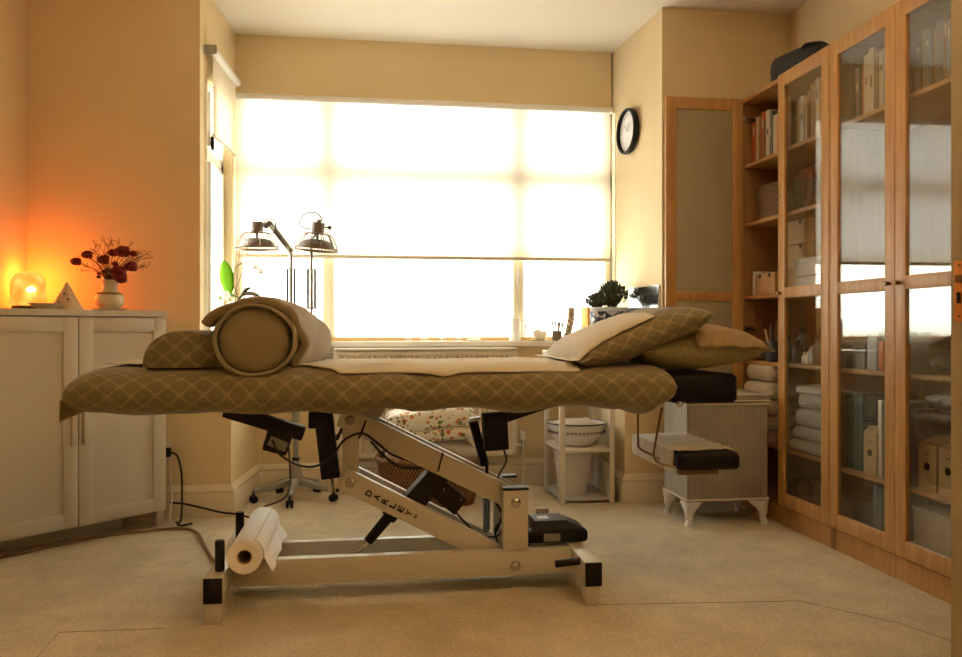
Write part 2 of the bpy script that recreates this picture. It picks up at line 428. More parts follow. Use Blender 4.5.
# blinds
YBL = 4.80; bx0, bx1 = UL1-.002, UR1+.0
t = thing('roller_blind', 'wide cream roller blind pulled two thirds down over the bay window', 'blind', ((bx0+bx1)/2,YBL,2.29))
obj('roller', B().cyl((bx0+.01,YBL+.02,2.285),(bx1,YBL+.02,2.285),.02), mat('white aluminium', (.85,.83,.78), .3), t)
obj('blind_fabric', B().sheet(lambda u,v: Vector((lerp(bx0+.012,bx1-.02,u),YBL+.008,lerp(1.358,2.285,v))), 2, 2), m_blind, t)
obj('bottom_bar', B().cyl((bx0+.012,YBL+.008,1.354),(bx1-.02,YBL+.008,1.354),.011), mat('beige bar', (.60,.50,.36), .5), t)
obj('pull_chain', B().tube([(bx1-.005,YBL,2.26),(bx1-.005,YBL,1.10),(bx1+.005,YBL,1.08),(bx1+.012,YBL,1.10),(bx1+.012,YBL,2.26)], .0025, 6, smooth=False), m_ceram, t)
t = thing('roller_blind', 'short roller blind on the left side window of the bay', 'blind', (-.79,4.46,2.3))
xa, xb = xl(4.23)+.035, xl(4.74)+.03
obj('roller', B().cyl((xa,4.22,2.345),(xb,4.76,2.345),.022), MATS['white aluminium'], t)
obj('blind_fabric', B().sheet(lambda u,v: Vector((lerp(xa,xb,u)-.005,lerp(4.25,4.73,u),lerp(1.925,2.345,v))), 2, 2), m_blind2, t)
obj('bottom_bar', B().cyl((xa-.005,4.25,1.92),(xb-.005,4.73,1.92),.007), MATS['beige bar'], t)
b = B(); b.box((xa-.04,4.205,2.325),(xa+.02,4.22,2.37),.003); obj('bracket', b, m_grey, t)

# room door at right, standing open
dd = Vector((.866,.5,0)); dn = Vector((.5,-.866,0)); e = Vector((X_(950.5,1.76),1.76,0))
Md = Matrix(((dd.x,dn.x,0,e.x),(dd.y,dn.y,0,e.y),(0,0,1,0),(0,0,0,1)))
door = obj('door_1', B().box((0,0,.008),(.78,.042,2.05),.003,Md), mat('magnolia door paint', (.42,.37,.25), .5, var=.03))
tag(door, 'edge of the open room door with brass lock plate', 'door', kind='structure')
def dz(py): return EYE-(py-329)/F*(e.x*sin(TH)+e.y*cos(TH))
obj('lock_plate', B().box((-.003,.009,dz(322)),(.001,.034,dz(262)),.0008,Md), mat('copper brass plate', (.80,.40,.16), .35, metal=.9), door)
obj('latch', B().box((-.013,.014,dz(284)),(-.002,.030,dz(276)),.002,Md), m_bronze, door)
obj('dead_bolt', B().box((-.006,.015,dz(304)),(-.002,.024,dz(293)),.001,Md), m_black, door)
for py in (266,317): obj('screw', B().cyl(Md@Vector((-.005,.021,dz(py))),Md@Vector((-.002,.021,dz(py))),.003), m_bronze, door)

# =====================================================================
# TREATMENT COUCH
# =====================================================================
couch = thing('treatment_couch', 'white framed hydraulic treatment couch with green patterned padded top', 'couch', (.05,2.915,0))
CX0, CX1, CY = -.935, 1.042, 2.915
def couch_ring(x, n=64):
    s0 = (x-CX0)/.10; s1 = (CX1-x)/.075
    ez = 1.0; ey = 1.0; sh = 0
    if s0 < 1: k = sqrt(max(0, 1-(1-s0)**2)); ez = .35+.65*k; ey = .90+.10*k; sh = -.006*(1-k)
    if s1 < 1: k = sqrt(max(0, 1-(1-s1)**2)); ez = .25+.75*k; ey = .90+.10*k
    ring = []
    for i in range(n):
        a = 2*pi*i/n; ca, sa = cos(a), sin(a)
        y = .335*ey*math.copysign(abs(ca)**.42, ca)
        z = math.copysign(abs(sa)**.72, sa)
        hz = .077*ez
        zz = .727+sh+z*hz
        p = Vector((x, y, zz))
        w = noise.noise(Vector((x*3.1, y*2, z)))*.006 + noise.noise(Vector((x*11, y*6, z*2+5)))*.003
        if z < -.2:
            w += -z*(noise.noise(Vector((x*5, (1 if y>0 else -1)*3, 9)))*.016+.004*sin(x*21))
            if .90 < x < .99 and y < 0: w -= .028*(-z)*sin((x-.90)/.09*pi)
        # soft drapes across the near side
        if y < -.2:
            dgl = (x-.22)+(zz-.73)*-1.6
            w += .004*math.exp(-(dgl/.02)**2)-.004*math.exp(-((dgl-.04)/.018)**2)
            p.y -= .009*math.exp(-((dgl+.06)/.016)**2)*max(0,z+.3)-.007*math.exp(-((dgl+.03)/.014)**2)
            p.y -= .006*math.exp(-((dgl)/.025)**2)
            p.y += .006*noise.noise(Vector((x*9, z*3, 2)))
        p.z += w; p.y += CY
        ring.append(p)
    return ring
b = B(); xs = []
x = CX0
N = 170
for i in range(N+1):
    t_ = i/N; xs.append(CX0+(CX1-CX0)*(t_-.018*sin(2*pi*t_)))
b.loft([couch_ring(x) for x in xs])
padded = obj('padded_top', b, M_cover, couch, sharp=80); padded['label'] = 'thick padded top under green scalloped fitted cover'
# hem corner fold at the left end
b = B(); c0 = at(60,400,2.66)
b.sheet(lambda u,v: Vector((c0.x+.012-.006*v+.13*u, 2.625+.012*v+.004*sin(u*9), c0.z+.0-.068*v*(1-.8*u))), 8, 6)
obj('cover_hem', b, M_cover, padded, solid=.002)
# upper frame
b = B()
for y in (2.80,3.01): b.box((-.55,y,.650),(.98,y+.03,.672),.004)
for x in (-.5,.1,.6,.93): b.box((x,2.80,.652),(x+.03,3.04,.670),.004)
obj('top_frame', b, m_couchw, couch)
# base
def crossbar(x0,x1):
    o = obj('crossbar', B().box((x0,2.60,.066),(x1,3.23,.148),.005), m_couchw, couch)
    for y0,y1 in ((2.594,2.602),(3.228,3.236)): obj('end_cap', B().box((x0+.001,y0,.067),(x1-.001,y1,.147),.003), m_black, o)
    for y0,y1 in ((2.602,2.655),(3.175,3.228)): obj('foot', B().box((x0+.003,y0,0),(x1-.003,y1,.066),.004), m_couchw, o)
    return o
cbl = crossbar(-.515,-.455); cbr = crossbar(.714,.774)
for y0 in (2.78,3.0):
    r = obj('base_rail', B().box((-.455,y0,.058),(.714,y0+.045,.147),.005), m_couchw, couch)
    if y0 < 2.9:
        for px in (305,): 
            x = X_(px,2.8); obj('glide', B().box((x-.02,2.79,.05),(x+.03,2.82,.058),.002), m_ceram, r)
BP = [(-.065,.610),(-.065,.392),(.512,.317),(.512,.087)]
for y0,sg in ((2.772,1),(3.008,-1)):
    tw = obj('tower', B().box((.468,y0,.148),(.557,y0+.045,.362),.004), m_couchw, couch)
    obj('tower_cap', B().box((.466,y0-.002,.360),(.559,y0+.047,.369),.002), m_black, tw)
def bolt(x,y,z,parent,r=.018):
    b = B(); b.cyl((x,y,z),(x,y-.004,z),r*1.05); b.lathe([(r*.9,0),(r*.8,.006),(r*.45,.010),(.001,.0115)], (0,0,0), 20)
    # dome built along z then turned towards the viewer side
    n = 0
    for v in b.bm.verts:
        if abs(v.co.x) < .03 and abs(v.co.y) < .03 and 0 <= v.co.z < .02 and v.co.length < .05:
            q = v.co.copy(); v.co = Vector((x+q.x, y-.004-q.z, z+q.y))
    return obj('bolt', b, m_chrome, parent)
bolt(.512,2.772,.317,couch); bolt(.512,2.78,.092,couch)
# lift arms
def arm(p, q, y0, y1, h=.078):
    a, c = Vector((p[0],0,p[1])), Vector((q[0],0,q[1])); d = (c-a); L = d.length; d.normalize()
    n = Vector((-d.z,0,d.x)) if d.x > 0 else Vector((d.z,0,-d.x))
    M = Matrix(((d.x,0,n.x,a.x),(0,1,0,0),(d.z,0,n.z,a.z),(0,0,0,1)))
    return B().box((-.035,y0,-h/2),(L+.02,y1,h/2),.006,M), M, L
for y0,y1 in ((2.828,2.862),(2.965,3.0)):
    for k in (0,1):
        bb,M,L = arm(BP[k],BP[k+2],y0,y1)
        a = obj('lift_arm', bb, m_couchw, couch)
        if y0 < 2.9 and k == 1:
            me = bpy.data.meshes.new('lettering'); lb_ = bmesh.new()
            for li, ch in enumerate('DARLEY'):
                cu = bpy.data.curves.new('letter', 'FONT'); cu.body = ch; cu.size = 1; cu.extrude = .02; cu.offset = .035
                to = bpy.data.objects.new('tmp', cu); C.objects.link(to); bpy.context.view_layer.update()
                lm_ = bpy.data.meshes.new_from_object(to.evaluated_get(bpy.context.evaluated_depsgraph_get()))
                bpy.data.objects.remove(to)
                xs_ = [v.co.x for v in lm_.vertices]; ys_ = [v.co.y for v in lm_.vertices]
                w_ = max(xs_)-min(xs_); h_ = max(ys_)-min(ys_); sx_ = .021/w_; sy_ = .0225/h_
                # letters stacked along the arm, each turned a quarter
                R = Matrix(((0,-sy_,0,.064+.0315*li+.0225+min(ys_)*sy_),(0,0,-.03,y0-.0006),(sx_,0,0,-.008-(min(xs_)+w_/2)*sx_+.004),(0,0,0,1)))
                lm_.transform(R); lb_.from_mesh(lm_)
            lb_.to_mesh(me); lb_.free()
            me.transform(M); me.transform(pm(a).inverted()); me.materials.append(m_black)
            lo = bpy.data.objects.new('lettering', me); C.objects.link(lo); lo.parent = a
            b = B()
            for dz_ in (-.005,0,.005): b.box((.254,y0-.0008,dz_-.006),(.266,y0+.0002,dz_-.003),0,M)
            obj('logo_mark', b, m_black, a)
for z in (.610,.392): bolt(-.065,2.828,z,couch)
b = B()
for y0 in (2.866,2.93): b.box((-.093,y0,.345),(-.037,y0+.03,.655),.005)
obj('column', b, m_couchw, couch)
b = B(); b.prism([(-.095,.60),(-.037,.56),(-.02,.53),(.06,.64),(.06,.665),(-.095,.665)], lambda x,z:(x,2.90,z), None, (0,.012,0))
obj('gusset', b, m_couchw, couch)
b = B(); b.box((-.10,2.87,.36),(-.03,2.96,.385),.003); obj('pivot_plate', b, m_grey, couch)
for p_ in ((-.065,.392),(-.065,.61),(.512,.317)): obj('pivot_rod', B().cyl((p_[0],2.80,p_[1]),(p_[0],3.02,p_[1]),.012), m_grey, couch)
for px,pa,pb in ((362,(359,439),(366,421)),(436,(438,472),(443,453))):
    o_ = B(); o_.tube([at(pa[0],pa[1],2.824), at(pb[0],pb[1],2.824)], .0035, 6, smooth=False)
    obj('cable_tie', o_, m_black, couch)
b = B(); b.tube([at(337,440,2.87),at(344,424,2.85)],.006,6,smooth=False); obj('bracket', b, m_black, couch)
b = B(); b.tube([at(337,492,2.87),at(345,478,2.85)],.006,6,smooth=False); obj('bracket', b, m_black, couch)
# lift actuator
def bar2(p, q, y0, y1, h, e0=0, e1=0, bev=.004):
    a, c = Vector(p), Vector(q); a.y = c.y = 0; d = c-a; L = d.length; d.normalize(); n = Vector((-d.z,0,d.x))
    M = Matrix(((d.x,0,n.x,a.x),(0,1,0,0),(d.z,0,n.z,a.z),(0,0,0,1)))
    return B().box((-e0,y0,-h/2),(L+e1,y1,h/2),bev,M)
YA = 2.91
act = obj('actuator', bar2(at(438,474,YA), at(404,512,YA), 2.872,2.955,.076,.01,0), m_black, couch)
obj('motor', bar2(at(428,480,YA), at(460,506,YA), 2.874,2.953,.072,-.01,.0), m_black, act)
obj('sleeve', B().cyl(at(393,512,YA), at(368,542,YA), .0205,.0175), m_black, act)
obj('collar', B().cyl(at(397,508,YA), at(388,518,YA), .029,.029), m_black, act)
obj('rod', B().cyl(at(370,540,YA), at(350,561,YA), .0095), m_chrome, act)
for px,py in ((405,500),(413,508),(430,490),(444,490),(436,480),(461,500)):
    p = at(px,py,2.875); obj('screw', B().cyl(p,p+Vector((0,-.002,0)),.004,seg=10), m_grey, act)
# head-end section mechanism on the left
lm = obj('section_arm', bar2(at(228,411,2.9), at(304,434,2.9), 2.87,2.93,.048,.01,0), m_black, couch)
lb = obj('control_box', bar2(at(282,428,2.9), at(275,452,2.9), 2.86,2.94,.085,0,0,.006), m_black, couch)
obj('face_plate', bar2(at(280,440,2.858), at(276,449,2.858), 2.856,2.861,.065,0,0,.001), m_grey, lb)
b = bar2(at(324,418,2.95), at(331,478,2.95), 2.92,2.975,.066,.02,0); sa = obj('section_actuator', b, m_black, couch)
obj('motor', bar2(at(309,420,2.95), at(331,420,2.95), 2.915,2.98,.058), m_black, sa)
obj('rod', B().cyl(at(330,476,2.95), at(331,492,2.95), .012), m_chrome, sa)
# foot-end section mechanism
rb = obj('control_box', bar2(at(494,413,2.93), at(496,450,2.93), 2.90,2.96,.09,0,0,.006), m_black, couch)
obj('section_actuator', bar2(at(473,421,2.97), at(485,466,2.97), 2.96,2.995,.032), m_black, couch)
obj('section_arm', bar2(at(500,420,2.93), at(548,404,2.93), 2.91,2.95,.032), m_black, couch)
obj('actuator_cap', bar2(at(470,421,2.965), at(481,419,2.965), 2.958,2.998,.014), m_couchw, couch)
# control unit on the base
cu_ = obj('control_unit', B().box((.562,2.84,.149),(.795,3.00,.196),.014), m_black, couch)
b = B(); b.loft([[Vector((.585,2.85,.195)),Vector((.785,2.85,.195)),Vector((.785,2.99,.195)),Vector((.585,2.99,.195))] for i in (0,)] + [[Vector((.60,2.87,.226)),Vector((.715,2.87,.226)),Vector((.715,2.98,.226)),Vector((.60,2.98,.226))]])
obj('lid', b, m_black, cu_)
b = B(); b.box((.628,2.838,.158),(.688,2.8405,.185)); obj('rating_label', b, m_grey, cu_)
b = B(); b.box((.62,2.90,.2255),(.66,2.94,.2275)); obj('rating_label', b, m_ceram, cu_)
b = B(); b.box((.64,3.03,.148),(.69,3.05,.235),.004); obj('catch', b, m_couchw, couch)
obj('foot_lever', B().cyl(at(555,564.5,2.665), at(584,561,2.665), .0125,.013,bev=.004), m_black, couch)
for y in (2.675,3.08): obj('roll_stop', B().cyl((-.477,y,.148),(-.477,y,.247),.0155,bev=.004), m_black, couch)
# own wiring
def wires(name, pts, r, m, parent, seg=6): return obj(name, B().tube(pts, r, seg), m, parent)
wires('cable', [at(272,440,2.85),at(280,455,2.86),at(300,466,2.88),at(318,466,2.9),at(333,455,2.84),at(345,440,2.815),at(362,434,2.815),at(378,444,2.82),at(392,455,2.82),at(420,465,2.87),at(436,470,2.9)], .0045, m_cableb, couch)
wires('cable', [at(371,442,2.82),at(384,456,2.82),at(402,468,2.85),at(428,468,2.9)], .0045, m_cableb, couch)
wires('cable', [at(289,449,2.9),at(290,470,2.95),at(290,485,3.05),at(284,499,3.15),at(262,508,3.22)], .0035, m_cableb, couch)
wires('cable', [at(456,513,2.9),at(470,528,2.9),at(482,536,2.92),at(498,536,2.93),at(506,520,2.93),at(495,530,2.9),at(503,548,2.88),at(530,545,2.9)], .004, m_cableb, couch)
wires('cable', [at(504,450,2.93),at(506,462,2.93),at(498,478,2.93),at(495,500,2.9),at(502,515,2.88),at(495,535,2.88)], .004, m_cableb, couch)
wires('cable', [at(331,440,2.9),at(340,434,2.9),at(352,432,2.9)], .003, m_cableb, couch)
hel = []
for i in range(15*8):
    p = at(486.5,lerp(499,531,i/119),2.95); a = i*2*pi/8
    hel.append(p+Vector((.011*cos(a),.011*sin(a),0)))
obj('coiled_cable', B().tube(hel,.0035,5,smooth=False), m_cableb, couch)
wires('cable', [at(486.5,462,2.95),at(487,480,2.95),at(486.5,500,2.95)], .006, m_cableb, couch)
# head support and arm rest
hs = obj('head_support', B().box((1.058,2.70,.664),(1.308,3.10,.768),.022,seg=4), m_blackpad, couch)
bolt(1.045,2.60,.672,hs,.011)
ar = obj('arm_rest', B().box((1.05,2.615,.440),(1.275,3.08,.502),.018,seg=4), m_blackpad, couch)
b = B()
def arcov(u,v):
    y = lerp(2.66,3.085,v)+.01*noise.noise(Vector((u*5,v*5,0)))
    s_ = u*.30
    wv = .005*noise.noise(Vector((u*14,v*9,3)))+.003*sin(v*40+u*9)
    if s_ < .075: return Vector((1.045+wv, y, .430+s_))
    return Vector((1.045+(s_-.075), y, .507+wv*.6))
b.sheet(arcov, 24, 30); o_ = obj('paper_cover', b, mat('crinkled plastic cover', (.62,.55,.42), .35, bump=.6, bscale=50), ar, solid=.002)
for pts in ([at(638,408,2.89),at(638,440,2.89),at(640,449,2.89),at(653,456,2.85),at(672,466,2.68)],[at(662,408,2.66),at(656,440,2.66),at(654,456,2.66),at(660,464,2.66),at(676,468,2.64)]):
    obj('support_rod', B().tube(pts,.0042,8), m_bronze, couch)
b = B(); b.box((1.055,2.63,.425),(1.20,2.66,.440),.003); obj('bracket', b, m_bronze, couch)

# =====================================================================
# THINGS ON THE COUCH
# =====================================================================
def ztop(x,y):
    yy = abs(y-CY)/.335
    return .733+.07*(max(0,1-yy**(1/.42*2)) )**.36 if yy < 1 else .73
def cs(u,v):
    x = lerp(-.86,.70,u)
    yn = 2.66 if x > -.25 else 2.80
    if -.25 < x < -.1: yn = lerp(2.72,2.615,(x+.25)/.15)
    elif x >= -.1: yn = 2.612+.02*noise.noise(Vector((x*6,0,0)))
    if x > .12 and x < .34: yn -= .012*sin((x-.12)/.22*pi)
    y = lerp(yn,3.20,v)
    z = ztop(x,y)+.010+.005*noise.noise(Vector((x*7,y*9,0)))+.003*noise.noise(Vector((x*22,y*20,1)))
    if v < .12 and x > -.1: z = min(z, .806-.02*(1-v/.12)**2)
    return Vector((x,y,z))
tag(obj('couch_sheet', B().sheet(cs,110,36), m_sheet, solid=.003, sharp=80), 'crumpled cream sheet spread along the top of the couch', 'sheet')

# round bolster
bc = Vector((X_(254,2.60),0,.892))
bol = thing('round_bolster', 'thick round taupe bolster lying across the couch, its end facing out', 'bolster', (bc.x,2.9,.78))
def oval(rx,rz,y,n=56,c=bc,nz=0):
    return [Vector((c.x+rx*cos(2*pi*i/n)*(1+nz*noise.noise(Vector((cos(2*pi*i/n)*2,sin(2*pi*i/n)*2,y*9)))), y, c.z+rz*sin(2*pi*i/n)*(1+nz*noise.noise(Vector((cos(2*pi*i/n)*2+4,sin(2*pi*i/n)*2,y*9)))))) for i in range(n)]
b = B(); b.loft([oval(.03,.028,2.600),oval(.075,.070,2.603),oval(.100,.094,2.609),oval(.112,.106,2.622),oval(.115,.109,2.65),oval(.115,.109,2.9),oval(.115,.109,3.08),oval(.11,.098,3.12)])
obj('filling', b, m_bolst, bol)
b = B()
rg = []
for q,(dr,dy) in enumerate(((-.004,.024),(-.001,.006),(.002,-.006),(.005,-.003),(.006,.05),(.005,.2),(.005,.40),(.0,.43))):
    rg.append(oval(.121+dr,.109+dr,2.600+dy,72,nz=.04))
b.loft(rg, True, False)
obj('cover', b, m_bolst, bol, solid=.004, sharp=80)
b = B()
for k in range(44):
    a = 2*pi*k/44
    p0 = Vector((bc.x+.110*cos(a),2.614,bc.z+.099*sin(a))); p1 = Vector((bc.x+.092*cos(a),2.606,bc.z+.087*sin(a)))
    b.tube([p0,p1],.0022,5,smooth=False,taper=.2)
obj('gathered_seam', b, m_bolst, bol)
# half round bolster
hc = at(182,370,2.69); hc.z = .800
def dring(y,s=1):
    pts = []
    for i in range(29):
        a = pi*i/28
        pts.append(Vector((hc.x+.135*s*cos(a)*(1-.10*(1 if cos(a)<0 else 0)), y, hc.z+.006+.118*s*sin(a)**.85)))
    for i in range(1,12):
        pts.append(Vector((lerp(hc.x-.135*s*.9,hc.x+.135*s,i/12), y, hc.z+.004)))
    return pts
b = B(); b.loft([dring(2.675,.93),dring(2.682,.985)]+[dring(2.70+.05*i) for i in range(9)]+[dring(3.125,.95)])
tag(obj('half_round_bolster', b, M_cover, sharp=60), 'half-round green patterned bolster at the left end of the couch', 'bolster')
# fleece blanket draped over the bolster
def fl(u,v):
    a = lerp(radians(168),radians(-42),u)
    y = lerp(2.685,3.17,v)
    g = .134+.010*v+.005*noise.noise(Vector((u*5,v*4,0)))
    x = bc.x+g*cos(a); z = bc.z+(g-.007)*sin(a)
    if u > .5: x += (u-.5)*(.02+.17*v)
    if u < .22: q = (.22-u)/.22; x -= q*.040; z += q*.022
    z = max(z, .818+.004*sin(v*9))
    n = noise.noise(Vector((u*7,v*5,2)))*.006+.008*sin(u*24+v*9)*(1 if u > .55 else .12)
    return Vector((x+n*cos(a), y-(.03*sin(u*pi)), z+n*abs(sin(a))))
tag(obj('fleece_blanket', B().sheet(fl,60,24), m_fleece, solid=.032, sub=1, sharp=80), 'taupe fleece blanket folded over the back of the round bolster', 'blanket')

def pillow(b, c, L, W, T, tilt, rz=0, pw=2.6, n=26, bot=1.0, nz=.012):
    R = Matrix.Translation(c) @ Matrix.Rotation(rz,4,'Z') @ Matrix.Rotation(-tilt,4,'Y')
    def pt(u,v,s):
        x, y = 2*u-1, 2*v-1
        th = ((1-abs(x)**pw)*(1-abs(y)**(pw+1)))**.55 if abs(x)<1 and abs(y)<1 else 0
        pinch = 1-.07*(1-abs(y)**2)*abs(x)**4*0
        px_ = x*L/2*(1-.06*(1-y*y)*abs(x)); py_ = y*W/2*(1-.05*(1-x*x)*abs(y))
        z = s*T/2*th*(bot if s < 0 else 1)+nz*noise.noise(Vector((x*2+c[0]*9,y*2,s*3)))*th + .004*noise.noise(Vector((x*9,y*9,s)))*th
        return R @ Vector((px_,py_,z))
    up = [[b.bm.verts.new(pt(i/n,j/n,1)) for j in range(n+1)] for i in range(n+1)]
    dn_ = [[up[i][j] if i in (0,n) or j in (0,n) else b.bm.verts.new(pt(i/n,j/n,-1)) for j in range(n+1)] for i in range(n+1)]
    for g in (up,dn_):
        m_ = n//2; cu=[0]; cv=[0]
        for i in range(n):
            cu.append(cu[-1]+(g[i+1][m_].co-g[i][m_].co).length); cv.append(cv[-1]+(g[m_][i+1].co-g[m_][i].co).length)
        if g is dn_: cv = [-q_ for q_ in cv]
        for i in range(n):
            for j in range(n):
                q = [(i,j),(i+1,j),(i+1,j+1),(i,j+1)]
                b.face([g[a][c_] for a,c_ in q], [(cu[a],cv[c_]) for a,c_ in q])
    return b
A0 = Vector((.705,2.90,.812)); A1 = Vector((1.185,2.90,.982))
ca = (A0+A1)/2; tA = math.atan2(A1.z-A0.z,A1.x-A0.x)
pA = obj('patterned_pillow', pillow(B(), Vector((ca.x,2.90,ca.z+.002)), (A1-A0).length, .58, .138, tA, pw=3.2), M_cover, sharp=80)
tag(pA, 'green patterned pillow propped up at the right end of the couch', 'pillow')
pB = obj('olive_pillow', pillow(B(), Vector((1.175,2.92,.853)), .47, .52, .16, radians(1), pw=2.6, bot=.9), mat('olive flecked cotton', (.245,.225,.10), .9, vscale=70, col2=(.36,.30,.16), bump=.2, bscale=200), sharp=80)
tag(pB, 'olive pillow on the black head support beneath the patterned pillow', 'pillow')
# beige knit over pillow B
def kn(u,v):
    x = lerp(1.135,1.428,u); y = lerp(2.655,3.2,v)
    xx = (x-1.175)/.235; yy=(y-2.92)/.26
    th = (max(0,1-abs(xx)**2.6)*max(0,1-abs(yy)**3.6))**.55
    z = .853+.080*th+.010+.005*noise.noise(Vector((x*18,y*9,0)))
    if u > .93: z -= .012
    return Vector((x,y-.0+ .01*sin(u*9),max(z,.858-.02*u)))
tag(obj('knitted_cover', B().sheet(kn,30,26), m_beige, solid=.010, sub=1, sharp=80), 'beige knitted cover lying over the olive pillow', 'cover')
# sheet on pillow A
def ps(u,v):
    s_ = lerp(-.06,.62,u)
    d = (A1-A0).normalized(); n = Vector((-d.z,0,d.x)); L = (A1-A0).length
    xx = 2*s_-1; W = .58
    y = lerp(2.617+.10*max(0,u)**1.0*.5, 3.20, v)
    yy = (y-2.90)/.29
    th = (max(0,1-min(1,abs(xx))**3.2)*max(0,1-min(.995,abs(yy))**4.2))**.55
    p = A0+d*(s_*L)+n*(.0655*th+.009)
    p += n*(.003*noise.noise(Vector((u*9,v*7,0))))
    p.y = y
    if s_ < .05: p.z = max(p.z, .822)
    return p
tag(obj('pillow_sheet', B().sheet(ps,34,30), m_sheet, solid=.003, sharp=80), 'smooth cream sheet laid over the slope of the patterned pillow', 'sheet')

# paper roll
rc = Vector((-.392,0,.2035)); pr = thing('paper_roll', 'white couch paper roll lying across the base rails', 'roll', (rc.x,2.86,.148))
def ring_xz(c,r,y,n=40): return [Vector((c.x+r*cos(2*pi*i/n),y,c.z+r*sin(2*pi*i/n))) for i in range(n)]
b = B(); rr = .0545
b.loft([ring_xz(rc,.023,2.622),ring_xz(rc,.05,2.618),ring_xz(rc,rr-.001,2.618),ring_xz(rc,rr,2.622),ring_xz(rc,rr,3.10),ring_xz(rc,rr-.002,3.103),ring_xz(rc,.023,3.10)], True, False, True)
obj('roll', b, m_paper, pr)
b = B(); b.loft([ring_xz(rc,.024,2.621),ring_xz(rc,.0215,2.621),ring_xz(rc,.0215,3.10),ring_xz(rc,.024,3.10)], True, False, True)
obj('cardboard_core', b, m_cardp, pr)
b = B()
def lt(u,v):
    y = lerp(2.64,3.09,v)
    if u < .45:
        a = lerp(radians(60),radians(-8),u/.45); r_ = rr+.003
        return Vector((rc.x+r_*cos(a),y,rc.z+r_*sin(a)))
    w = (u-.45)/.55
    return Vector((rc.x+rr+.003+.028*w+.004*sin(v*16)*w, y, rc.z-.008-.036*w*(1+.25*(1-v))+.003*sin(v*20+u*5)))
b.sheet(lt,24,24); obj('loose_end', b, m_paper, pr, solid=.0015, sharp=80)

# =====================================================================
# BAY: radiator, basket, stand, table
# =====================================================================
rx0, rx1 = X_(334,4.6), X_(517,4.6)
rad = thing('radiator', 'long white panel radiator under the bay windowsill', 'radiator', ((rx0+rx1)/2,4.63,.19))
b = B(); n = 34; W = (rx1-rx0-.06)
prof = []
for i in range(n*6+1):
    t_ = i/(n*6); prof.append((rx0+.03+W*t_, 4.60-.008*max(0,min(1,.5+1.2*sin(2*pi*t_*n)))))
poly = prof+[(rx1-.03,4.63),(rx0+.03,4.63)]
b.loft([[Vector((x,y,z)) for x,y in poly] for z in (.215,.775)])
b.box((rx0,4.59,.19),(rx1,4.635,.218),.006); b.box((rx0,4.59,.772),(rx1,4.635,.80),.006)
b.box((rx0,4.59,.20),(rx0+.032,4.635,.79),.006); b.box((rx1-.032,4.59,.20),(rx1,4.635,.79),.006)
obj('panel', b, mat('radiator enamel', (.78,.72,.60), .4), rad)
b = B(); b.box((rx0,4.585,.802),(rx1,4.66,.818),.003)
for i in range(40): x=lerp(rx0+.01,rx1-.01,i/39); b.box((x,4.60,.797),(x+.004,4.65,.803))
obj('top_grille', b, MATS['radiator enamel'], rad)
vp = at(523,445,4.61); v_ = obj('valve', B().cyl((rx1,4.61,vp.z),(vp.x,4.61,vp.z),.012).cyl((vp.x,4.61,vp.z-.03),(vp.x,4.61,vp.z+.03),.014), m_chrome, rad)
obj('valve_cap', B().cyl((vp.x,4.61,vp.z+.03),(vp.x,4.61,vp.z+.085),.018,.016,bev=.003), m_ceram, v_)
obj('pipe', B().cyl((vp.x,4.61,0),(vp.x,4.61,vp.z-.03),.008), MATS['radiator enamel'], rad)

# wicker basket with cushions
bk = Vector((.32,4.28,0))
def rrect(c,hx,hy,z,n=48,p=.55):
    return [Vector((c.x+hx*math.copysign(abs(cos(2*pi*i/n))**p,cos(2*pi*i/n)), c.y+hy*math.copysign(abs(sin(2*pi*i/n))**p,sin(2*pi*i/n)), z)) for i in range(n)]
bas = thing('wicker_basket', 'big brown wicker basket on the carpet beneath the radiator', 'basket', bk)
obj('basket_body', B().loft([rrect(bk,.235,.15,.004),rrect(bk,.25,.165,.06),rrect(bk,.265,.18,.15),rrect(bk,.28,.19,.235),rrect(bk,.268,.178,.235),rrect(bk,.235,.15,.02)]), M_wick, bas)
rim = []
R0 = rrect(bk,.275,.186,.245,60)
obj('rim', B().tube(R0,.015,8,smooth=False,closed=True), M_wick, bas)
m_floral = mat('floral quilted cotton', (.80,.78,.70), .9, bump=.25, bscale=40)
def floral(m):
    nt = m.node_tree; L = nt.links; bs = nt.nodes['Principled BSDF']
    tc = nt.nodes.new('ShaderNodeTexCoord'); last = None
    prev = (.80,.78,.70,1); col = None
    for sc_,th_,cc in ((26,.24,(.62,.20,.07,1)),(34,.22,(.16,.22,.12,1)),(48,.19,(.55,.40,.15,1)),(40,.18,(.18,.13,.09,1))):
        v = nt.nodes.new('ShaderNodeTexVoronoi'); v.inputs['Scale'].default_value = sc_; L.new(tc.outputs['Object'], v.inputs['Vector'])
        n = nt.nodes.new('ShaderNodeTexNoise'); n.inputs['Scale'].default_value = sc_*.45; L.new(tc.outputs['Object'], n.inputs['Vector'])
        f = math_node(nt,'LESS_THAN', v.outputs['Distance'], math_node(nt,'MULTIPLY', math_node(nt,'MULTIPLY_ADD', n.outputs['Fac'], 4, -1.35), th_*1.5))
        mx = nt.nodes.new('ShaderNodeMix'); mx.data_type='RGBA'; mx.inputs[7].default_value = cc; L.new(f, mx.inputs[0])
        if col is None: mx.inputs[6].default_value = prev
        else: L.new(col, mx.inputs[6])
        col = mx.outputs[2]
    L.new(col, bs.inputs['Base Color'])
floral(m_floral)
tag(obj('white_cushion', pillow(B(), Vector((.32,4.28,.275)), .50,.33,.15,0,pw=4), m_towelw, sharp=80), 'plain white cushion stuffed in the wicker basket', 'cushion')
tag(obj('floral_cushion', pillow(B(), Vector((.335,4.27,.375)), .50,.37,.085,radians(5),pw=7), m_floral, sharp=80), 'flat floral cushion resting on the white cushion', 'cushion')
